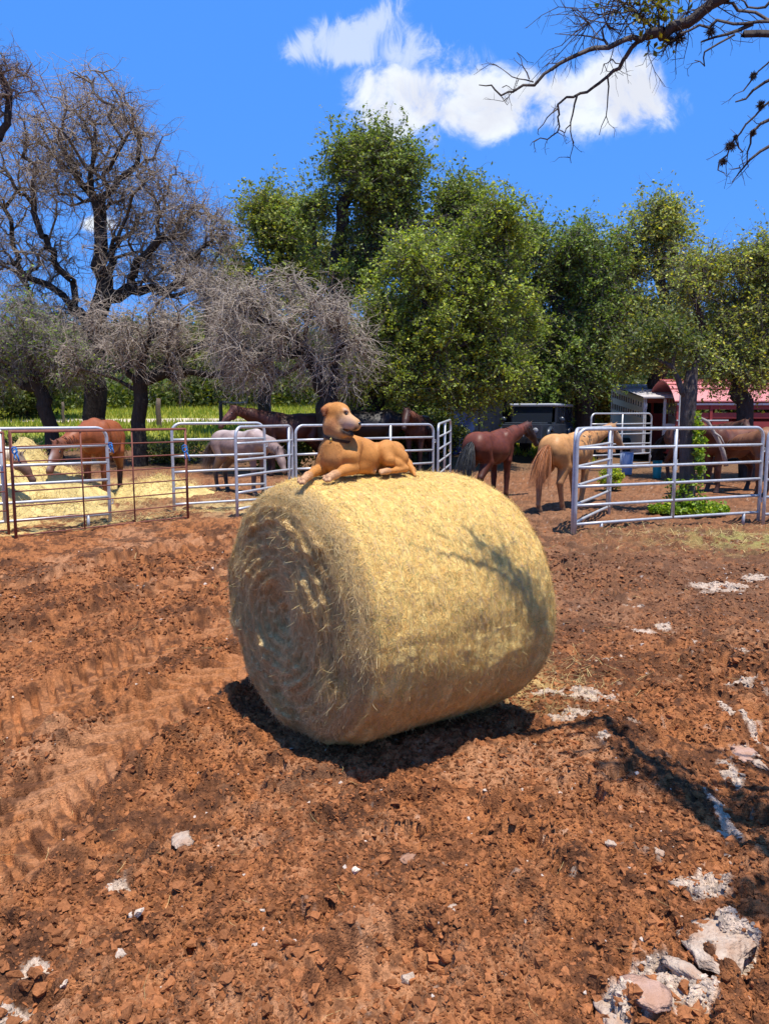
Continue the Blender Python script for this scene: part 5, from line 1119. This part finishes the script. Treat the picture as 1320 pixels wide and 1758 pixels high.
def hay_heap(label, cx, cy, rx, ry, h, n, seed):
    g = np.random.default_rng(seed); q = np.linspace(-1.15, 1.15, 90); X, Y_ = np.meshgrid(q, q, indexing='ij'); x, y = X.ravel() * rx, Y_.ravel() * ry
    def hh(x, y):
        d = np.hypot(x / rx, y / ry); e = fbm(x * 1.7 + seed, y * 1.7, 4, 2); return h * np.maximum(0, 1 - d * (.75 + .5 * e)) ** .8 * (.5 + 1.0 * e) + .05 * (fbm(x * 9, y * 9, 3, 4) - .5) * (d < 1) - .06 * (d > 1) - .02
    z = hh(x, y); I = np.arange(90 * 90).reshape(90, 90); F = np.stack([I[:-1, :-1], I[1:, :-1], I[1:, 1:], I[:-1, 1:]], -1).reshape(-1, 4); n1 = fbm(x * 6, y * 6, 3, 5)
    o = mesh('hay_heap', np.stack([x, y, z], 1), F, bpy.data.materials['packed_hay'], None, np.array([.66, .50, .20])[None] * (.6 + .6 * n1)[:, None], True); o.location = (cx, cy, float(base_height(cx, cy)))
    px = g.normal(0, .5, n) * rx; py = g.normal(0, .5, n) * ry; kp = np.hypot(px / rx, py / ry) < 1.1; px, py = px[kp], py[kp]; n = len(px); P = np.stack([px, py, np.maximum(hh(px, py), -.02) + .01], 1); D = g.normal(size=(n, 3)) * np.array([1, 1, .35]); D /= np.linalg.norm(D, axis=1)[:, None]
    V, F, k = ribbons(P, D, np.tile([[0, 0, 1.]], (n, 1)), g.uniform(.08, .25, n), g.uniform(.004, .009, n), g.uniform(-.03, .03, n), g); s_ = mesh('loose_straw', V, F, STRAW, o, np.repeat(np.array([.78, .62, .28])[None] * g.uniform(.6, 1.1, (n, 1)), k, 0)); tag(o, label, 'hay'); return o
hay_heap('broad heap of loose yellow hay beside the cream horse behind the left gate', at(45, 800, 14.8)[0], 14.8, 1.5, 2.2, 1.15, 5000, 1)
hay_heap('low clump of trampled hay with dark patches in front of the chestnut horse', at(85, 850, 13.5)[0], 13.5, 1.1, .6, .36, 2500, 2)
hay_heap('low mound of brown hay between chestnut and roan horses', at(275, 800, 16.5)[0], 16.5, 1.2, .9, .45, 2500, 3)
# litter of stalks
n = 26000; x = g.uniform(-9, -1.6, n); y = g.uniform(11.3, 18, n); gl_ = y - (10.8 + 1.05 * np.clip(x + 5.1, 0, 2.2) + .4 * np.minimum(x + 5.1, 0)); kp = (gl_ > 0) & ((x < -4.6) | (gl_ < .8) | (g.random(n) < .15)) & (fbm(x, y, 3, 3) + .2 * g.random(n) > .45) & ((x < -3.2) | (y > 13.2)); x, y = x[kp], y[kp]
x2, y2 = g.normal(BX + 1.0, .28, 500), g.normal(BY + .5, .35, 500); x3, y3 = g.uniform(-3, 3, 260), g.uniform(1.5, 9, 260); x4, y4 = g.normal(5.0, 1.2, 1800), g.normal(10.3, .6, 1800)
x, y = np.concatenate([x, x2, x3, x4]), np.concatenate([y, y2, y3, y4]); n = len(x); P = np.stack([x, y, height(x, y) + .012], 1); D = g.normal(size=(n, 3)) * np.array([1, 1, .2]); D /= np.linalg.norm(D, axis=1)[:, None]; farw = np.clip(y / 12, .2, 1)
V, F, k = ribbons(P, D, np.tile([[0, 0, 1.]], (n, 1)), g.uniform(.05, .2, n) * (.4 + .6 * farw), g.uniform(.004, .009, n) * farw, g.uniform(-.01, .02, n), g)
tag(mesh('straw_litter', V, F, STRAW, None, np.repeat(np.array([.74, .58, .25])[None] * g.uniform(.55, 1.1, (n, 1)), k, 0)), 'dry stalks strewn on the ground around pens and bale', 'straw', kind='stuff')

# ---------------------------------------------------------------- shed, frame, vehicle, trailers
def rotz(a): c, s = math.cos(a), math.sin(a); return np.array([[c, -s, 0], [s, c, 0], [0, 0, 1]])
def plain(name, **k): return material(name, **k)
shw = plain('shed_wall', base=(.26, .25, .24), rough=.85, var=.25, vscale=3); shr = plain('shed_roof', base=(.16, .15, .15), rough=.6, var=.3, vscale=5); drk = plain('interior_shade', base=(.02, .018, .016), rough=.9)  # near-black colour puts the shade inside shed and trailer into the material
x0, x1 = at(778, 720, 26.5)[0], at(888, 720, 26.5)[0]; w = x1 - x0; zg = float(base_height(x0, 26.5)); sh = empty('shed', (x0, 26.5, zg)); tag(sh, 'small pale grey shed in tree shade behind the dark pipe frame', 'shed')
mb = MB(); mb.box((0, 0, -.1), (w * .76, .12, 1.98)); mb.box((0, .12, -.1), (.12, 2.6, 1.98)); mb.box((0, 2.6, -.1), (w, 2.72, 2.2)); mb.box((w - .12, .12, -.1), (w, 2.6, 1.98))
for i in range(12): mb.box((.02 + i * w * .76 / 12, -.018, 0), (.06 + i * w * .76 / 12, -.001, 1.97))
mb.build('wall', shw, sh)
mb = MB(); mb.box((w * .765, .03, -.05), (w * .985, .07, 1.75)); mb.build('doorway_shade', drk, sh); mb = MB(); c, s = math.cos(.08), math.sin(.08); mb.box((-.25, -.35, 0), (w + .25, 3.0, .07), np.array([[1, 0, 0], [0, c, -s], [0, s, c]]), np.array([0, 0, 2.02]))  # dark sheet filling the opening stands in for the doorway's shade
for i in range(14): mb.box((-.2 + i * .2, -.36, .07), (-.17 + i * .2, 3.0, .095), np.array([[1, 0, 0], [0, c, -s], [0, s, c]]), np.array([0, 0, 2.022]))
mb.build('roof', shr, sh)
fr = empty('pipe_stand', tuple(at(754, 740, 24.2) * [1, 1, 0])); tag(fr, 'dark square pipe frame standing before the shed', 'frame'); wd = at(823, 740, 24.2)[0] - at(754, 740, 24.2)[0]
dm = plain('dark_pipe', base=(.03, .03, .035), rough=.6)
MB().tube([(0, 0, -.1), (0, 0, 1.849), (0, 0, 1.85), (.001, 0, 1.85), (wd, 0, 1.85), (wd, 0, 1.849), (wd, 0, -.1)], .035, 8).build('frame', dm, fr)
for z in (.5, 1.1): MB().tube([(0, 0, z), (wd * .5, 0, z), (wd, 0, z)], .02, 6).build('rail', dm, fr)
tv = []; 
for i in range(13):
    for j in range(13):
        a, b2 = i / 12, j / 12; tv.append((.42 + a * (.75 - .25 * b2), -.06 + .035 * math.sin(a * 9 + b2 * 4), 1.8 - b2 * (1.45 - .5 * a) - .22 * a * a))
I = np.arange(169).reshape(13, 13); F = np.stack([I[:-1, :-1], I[1:, :-1], I[1:, 1:], I[:-1, 1:]], -1).reshape(-1, 4); tv = np.array(tv); nn = len(tv); F2 = np.vstack([F, F[:, ::-1] + nn])
tp_ = mesh('tarp', np.vstack([tv, tv + [0, .006, 0]]), F2, plain('blue_tarp', base=(.025, .05, .16), rough=.5), None, None, True); tp_.location = fr.location; tag(tp_, 'dark blue tarp hanging from the pipe frame by the shed', 'tarp')

# dark off-road vehicle
def vehicle():
    Y = 25.0; p = at(922, 745, Y); z = float(base_height(p[0], Y)); a = math.atan2(-.88, -.42); root = empty('parked_car', (p[0], Y, z + .12), a); root.scale = (.93,) * 3; tag(root, 'dark boxy off-road vehicle with pale roof parked beside the shed', 'car')
    body = plain('dark_paint', base=(.035, .042, .055), rough=.3, spec=.6); roofm = plain('pale_roof', base=(.42, .44, .47), rough=.45); gl = plain('dark_glass', base=(.02, .025, .035), rough=.08, spec=.8); tyr = plain('tyre_rubber', base=(.02, .02, .02), rough=.85); met = plain('dull_chrome', base=(.5, .5, .5), metal=.8, rough=.3)
    m = MB(); m.box((-2.0, -.80, .52), (.95, .80, 1.06)); m.box((.95, -.66, .55), (2.05, .66, 1.08)); m.box((-1.95, -.78, 1.06), (.80, .78, 1.12)); m.box((.98, -.60, 1.08), (2.0, .60, 1.13)); b = m.build('body', body, root)
    bv = b.modifiers.new('edge', 'BEVEL'); bv.width = .03; bv.segments = 2
    for s in (-1, 1):
        m = MB(); m.tube([(1.10, s * .80, .60), (1.18, s * .80, .86), (1.45, s * .80, .95), (1.72, s * .80, .86), (1.85, s * .80, .60)], .07, 8); m.build('fender', body, root, True)
        m = MB(); m.tube([(-1.75, s * .84, .60), (-1.66, s * .84, .86), (-1.4, s * .84, .93), (-1.12, s * .84, .86), (-1.02, s * .84, .60)], .06, 8); m.build('fender', body, root, True)
        m = MB(); th = np.linspace(0, 2 * np.pi, 20, endpoint=False)
        for cx in (1.45, -1.40):
            m = MB(); m.tube([(cx, s * .66, .40), (cx, s * .69, .40), (cx, s * .90, .40), (cx, s * .93, .40)], [.36, .40, .40, .36], 22); wl = m.build('wheel', tyr, root, True)
            m = MB(); m.tube([(cx, s * .925, .40), (cx, s * .935, .40), (cx, s * .945, .40)], [.22, .22, .17], 16); m.build('rim', met, wl, True)
        m = MB(); m.ball((2.06, s * .46, .88), (.04, .09, .09), 14, 8); m.build('headlight', plain('lamp_glass', base=(.30, .31, .33), rough=.15), root, True)
        m = MB(); m.box((-1.9, s * .775 - .01, 1.14), (-.65, s * .775 + .01, 1.62)); m.box((-.55, s * .775 - .01, 1.14), (.55, s * .775 + .01, 1.62)); m.build('side_window', gl, root)
        m = MB(); m.ball((.75, s * 1.0, 1.22), (.06, .10, .10), 10, 6); m.build('mirror', body, root, True)
    m = MB(); c, s = math.cos(.22), math.sin(.22); m.box((-.01, -.68, 0), (.02, .68, .56), np.array([[c, 0, -s], [0, 1, 0], [s, 0, c]]), np.array([.80, 0, 1.12])); m.build('windshield', gl, root)
    MB().box((-1.92, -.72, 1.13), (-1.87, .72, 1.64)).build('rear_panel', body, root)
    for x in (-1.92, -.62, .52):
        for s in (-1, 1): MB().box((x, s * .76 - .03, 1.12), (x + .08, s * .76 + .03, 1.66)).build('pillar', body, root)
    m = MB(); m.box((-2.0, -.80, 1.66), (.78, .80, 1.76)); r = m.build('roof', roofm, root); bv = r.modifiers.new('edge', 'BEVEL'); bv.width = .045; bv.segments = 3
    m = MB(); m.box((2.05, -.34, .66), (2.075, .34, 1.04)); m.build('grille', tyr, root)
    m = MB()
    for i in range(7): m.box((2.076, -.30 + i * .09, .68), (2.085, -.265 + i * .09, 1.02))
    m.build('grille_bars', met, root); m = MB(); m.box((2.12, -.85, .48), (2.28, .85, .64)); m.box((2.05, -.5, .50), (2.12, .5, .60)); m.build('bumper', tyr, root)
vehicle()

def trailer(name, label, org, yaw, Lx, W_, h0, h1, mats, slot_rows, cat='trailer', arch=0.0, post_m=None, slats=False, roof_over=.1, open_end=True, floor=.45):
    """side wall runs along +x from the origin, near end at x=Lx; h0/h1 roof heights at x=0 and x=Lx"""
    root = empty(name, org, yaw); tag(root, label, cat); side, trim, roof, dark = mats
    H = lambda x: h0 + (h1 - h0) * x / Lx
    for y0 in (0, W_):
        def quad(za, zb, m):      # band following the slope
            V = [(0, y0 - .02, za[0]), (Lx, y0 - .02, za[1]), (Lx, y0 - .02, zb[1]), (0, y0 - .02, zb[0])]; V += [(a, b + .04, c) for a, b, c in V]; m.add(V, [(0, 1, 2, 3), (7, 6, 5, 4), (0, 4, 5, 1), (1, 5, 6, 2), (2, 6, 7, 3), (3, 7, 4, 0)])
        m = MB(); edges = [0.0] + [e for r in slot_rows for e in r] + [1.0]; lv = lambda f: (floor + (h0 - floor) * f, floor + (h1 - floor) * f)
        for i in range(0, len(edges), 2): quad(lv(edges[i]), lv(edges[i + 1]), m)
        if not slats:
            for a, b in slot_rows:
                nb = 14
                for k in range(nb + 1):
                    x = (Lx - .07) * k / nb; z0 = floor + (H(x) - floor) * a; z1 = floor + (H(x) - floor) * b; m.box((x, y0 - .018, z0 - .02), (x + .07, y0 + .018, z1 + .02))
        m.build('side_panel', side, root)
        m = MB()
        for x in ([0, Lx - .08] if not slats else list(np.linspace(0, Lx - .08, 6))): m.box((x, y0 - .045, .2), (x + .08, y0 + .045, H(x) - .005))
        m.box((0, y0 - .05, floor - .16), (Lx, y0 + .05, floor - .001)); m.build('frame', trim, root)
    m = MB(); n = 10; V = []
    for i in range(n + 1):
        t = i / n; y = -roof_over + (W_ + 2 * roof_over) * t; up = arch * math.sin(math.pi * t)
        V += [(-roof_over, y, h0 + up + .005), (Lx + roof_over, y, h1 + up + .005), (-roof_over, y, h0 + up + .05), (Lx + roof_over, y, h1 + up + .05)]
    F = []
    for i in range(n): a, b = 4 * i, 4 * i + 4; F += [(a, a + 1, b + 1, b), (a + 2, b + 2, b + 3, a + 3), (a, b, b + 2, a + 2), (a + 1, a + 3, b + 3, b + 1)]
    m.add(V, F)
    nr = int(Lx / .45)
    for k in range(nr):
        x = Lx * (k + .5) / nr
        P = [(x, -roof_over + (W_ + 2 * roof_over) * t, h0 + (h1 - h0) * x / Lx + arch * math.sin(math.pi * t) + .06) for t in np.linspace(0, 1, 9)]; m.tube(P, .018, 5)
    m.build('roof', roof, root)
    m = MB(); m.box((0, .05, floor - .1), (Lx, W_ - .05, floor - .005)); m.box((0, .03, floor), (.05, W_ - .03, h0 - .02)); m.build('floor', dark, root)
    if open_end:
        m = MB(); m.box((Lx - .03, W_ * .5 - .04, floor), (Lx + .03, W_ * .5 + .04, h1 - .02)); m.box((Lx - .03, W_ * .52, floor + .05), (Lx + .035, W_ - .1, floor + (h1 - floor) * .5)); m.build('rear_gate', trim, root)
    for s in (-.10, W_ + .10):
        for f in (.40, .60):
            m = MB(); m.tube([(Lx * f, s - .1, .33), (Lx * f, s - .08, .33), (Lx * f, s + .08, .33), (Lx * f, s + .1, .33)], [.27, .33, .33, .27], 18); m.build('wheel', bpy.data.materials['tyre_rubber'], root, True)
    return root
cream = plain('cream_paint', base=(.62, .58, .46), rough=.5, var=.2, vscale=2.5, vcol=(.40, .34, .22)); white_t = plain('white_trim', base=(.66, .65, .62), rough=.45, var=.15, vscale=6); roofw = plain('pale_metal_roof', base=(.46, .42, .40), rough=.5, var=.15, vscale=2)
pA = at(1048, 760, 29.5); pB = at(1103, 790, 25.2); dx, dy = pB[0] - pA[0], pB[1] - pA[1]; zt = float(base_height(pA[0], 30)); LxT = math.hypot(dx, dy)
trailer('livestock_trailer', 'cream livestock trailer with slotted side vents and sloping pale roof', (pA[0], 29.5, zt), math.atan2(dy, dx), LxT, 1.25, at(1048, 662, 29.5)[2] - zt, at(1103, 684, 25.2)[2] - zt, (cream, white_t, roofw, drk), [(.60, .70), (.80, .90)], floor=.35)
redp = plain('faded_red_paint', base=(.36, .055, .05), rough=.6, var=.35, vscale=3, vcol=(.20, .04, .035)); redr = plain('sunlit_red_roof', base=(.60, .20, .19), rough=.45, var=.2, vscale=2)  # paler pink puts the sunlight on the roof into its colour
pA = at(1158, 745, 24.5); zt = float(base_height(pA[0], 24.5)); h_r = at(1158, 690, 24.5)[2] - zt
rt = empty('red_trailer', (pA[0], 24.5, zt), .02); tag(rt, 'long red livestock trailer with slatted sides and ribbed roof tinted sunlit pink', 'trailer'); LL = 7.5; WW = 2.2
for i, (z0, z1) in enumerate([(.45, .75), (.83, 1.05), (1.14, 1.34), (1.44, 1.62), (1.72, h_r - .02)]):
    m = MB(); m.box((0, -.02, z0), (LL, .02, z1)); m.build('slat', redp, rt)
m = MB()
for x in np.linspace(0, LL - .08, 8): m.box((x, -.06, .3), (x + .08, -.021, h_r - .003)); m.box((x, WW - .04, .3), (x + .08, WW, h_r - .003))
m.box((0, WW - .035, .45), (LL, WW - .005, 1.6)); m.box((0, .021, .30), (LL, WW - .041, .44)); m.build('frame', redp, rt)
m = MB(); n = 10; V = []; hh2 = at(1158, 655, 25.8)[2] - zt - h_r
for i in range(n + 1):
    t = i / n; y = -.12 + (WW + .24) * t; up = hh2 * math.sin(math.pi * t) ** .8 if 0 < t < 1 else 0; V += [(-.1, y, h_r + up), (LL, y, h_r + up), (-.1, y, h_r + up + .04), (LL, y, h_r + up + .04)]
F = []
for i in range(n): a, b = 4 * i, 4 * i + 4; F += [(a, a + 1, b + 1, b), (a + 2, b + 2, b + 3, a + 3), (a, b, b + 2, a + 2), (a + 1, a + 3, b + 3, b + 1)]
F += [(0, 2, 3, 1), (4 * n, 4 * n + 1, 4 * n + 3, 4 * n + 2)]
m.add(V, F); m.build('roof', redr, rt)
for i in (1, 2, 3, 4, 5):
    t = i / n + .05; y = -.12 + (WW + .24) * t; up = hh2 * math.sin(math.pi * t) ** .8; m = MB(); m.tube([(-.1, y, h_r + up + .055), (LL * .5, y, h_r + up + .06), (LL, y, h_r + up + .055)], .016, 5); m.build('roof_rib', redp, rt)
m = MB(); m.box((0, -.085, h_r - .10), (LL, -.062, h_r - .04)); m.box((0, -.085, 1.36), (LL * .22, -.062, 1.40)); m.build('trim_strip', white_t, rt)
for x in (2.6, 3.5):
    m = MB(); m.tube([(x, -.06, .36), (x, -.04, .36), (x, .16, .36), (x, .18, .36)], [.3, .36, .36, .3], 20); m.build('wheel', bpy.data.materials['tyre_rubber'], rt, True)
# pale pipe rack before the red trailer
rk = empty('pipe_rack', tuple(at(1163, 760, 22.5) * [1, 1, 0])); tag(rk, 'thin pale pipe rack standing between the trailers', 'rack'); wr = at(1189, 760, 22.5)[0] - at(1163, 760, 22.5)[0]; ht = at(1163, 668, 22.5)[2]
for x in (0, wr): MB().tube([(x, 0, -.05), (x, 0, ht * .5), (x, 0, ht)], .02, 6).build('post', white_t, rk)
for z in (ht - .5, ht - .66, 1.25): MB().tube([(0, 0, z), (wr * .5, .004, z), (wr, 0, z)], .016, 6).build('rail', white_t, rk)
# tubs
def tub(u, v, Y, r, h, label, colr):
    p = at(u, v, Y); m = MB(); m.tube([(0, 0, 0), (0, 0, .01), (0, 0, h), (0, 0, h + .01), (0, 0, h - .01), (0, 0, .05)], [r * .8, r * .84, r, r * 1.05, r * .93, r * .78], 18); o = m.build('plastic_tub', plain('plastic_' + label.split()[0], base=colr, rough=.45), None, True); o.location = (p[0], Y, float(base_height(p[0], Y))); tag(o, label, 'tub')
tub(1129, 770, 20.0, .12, .45, 'teal plastic tub in shade behind the wide panel', (.02, .25, .24)); tub(1076, 765, 21.0, .18, .60, 'lavender-blue barrel standing before the cream trailer', (.26, .32, .44))
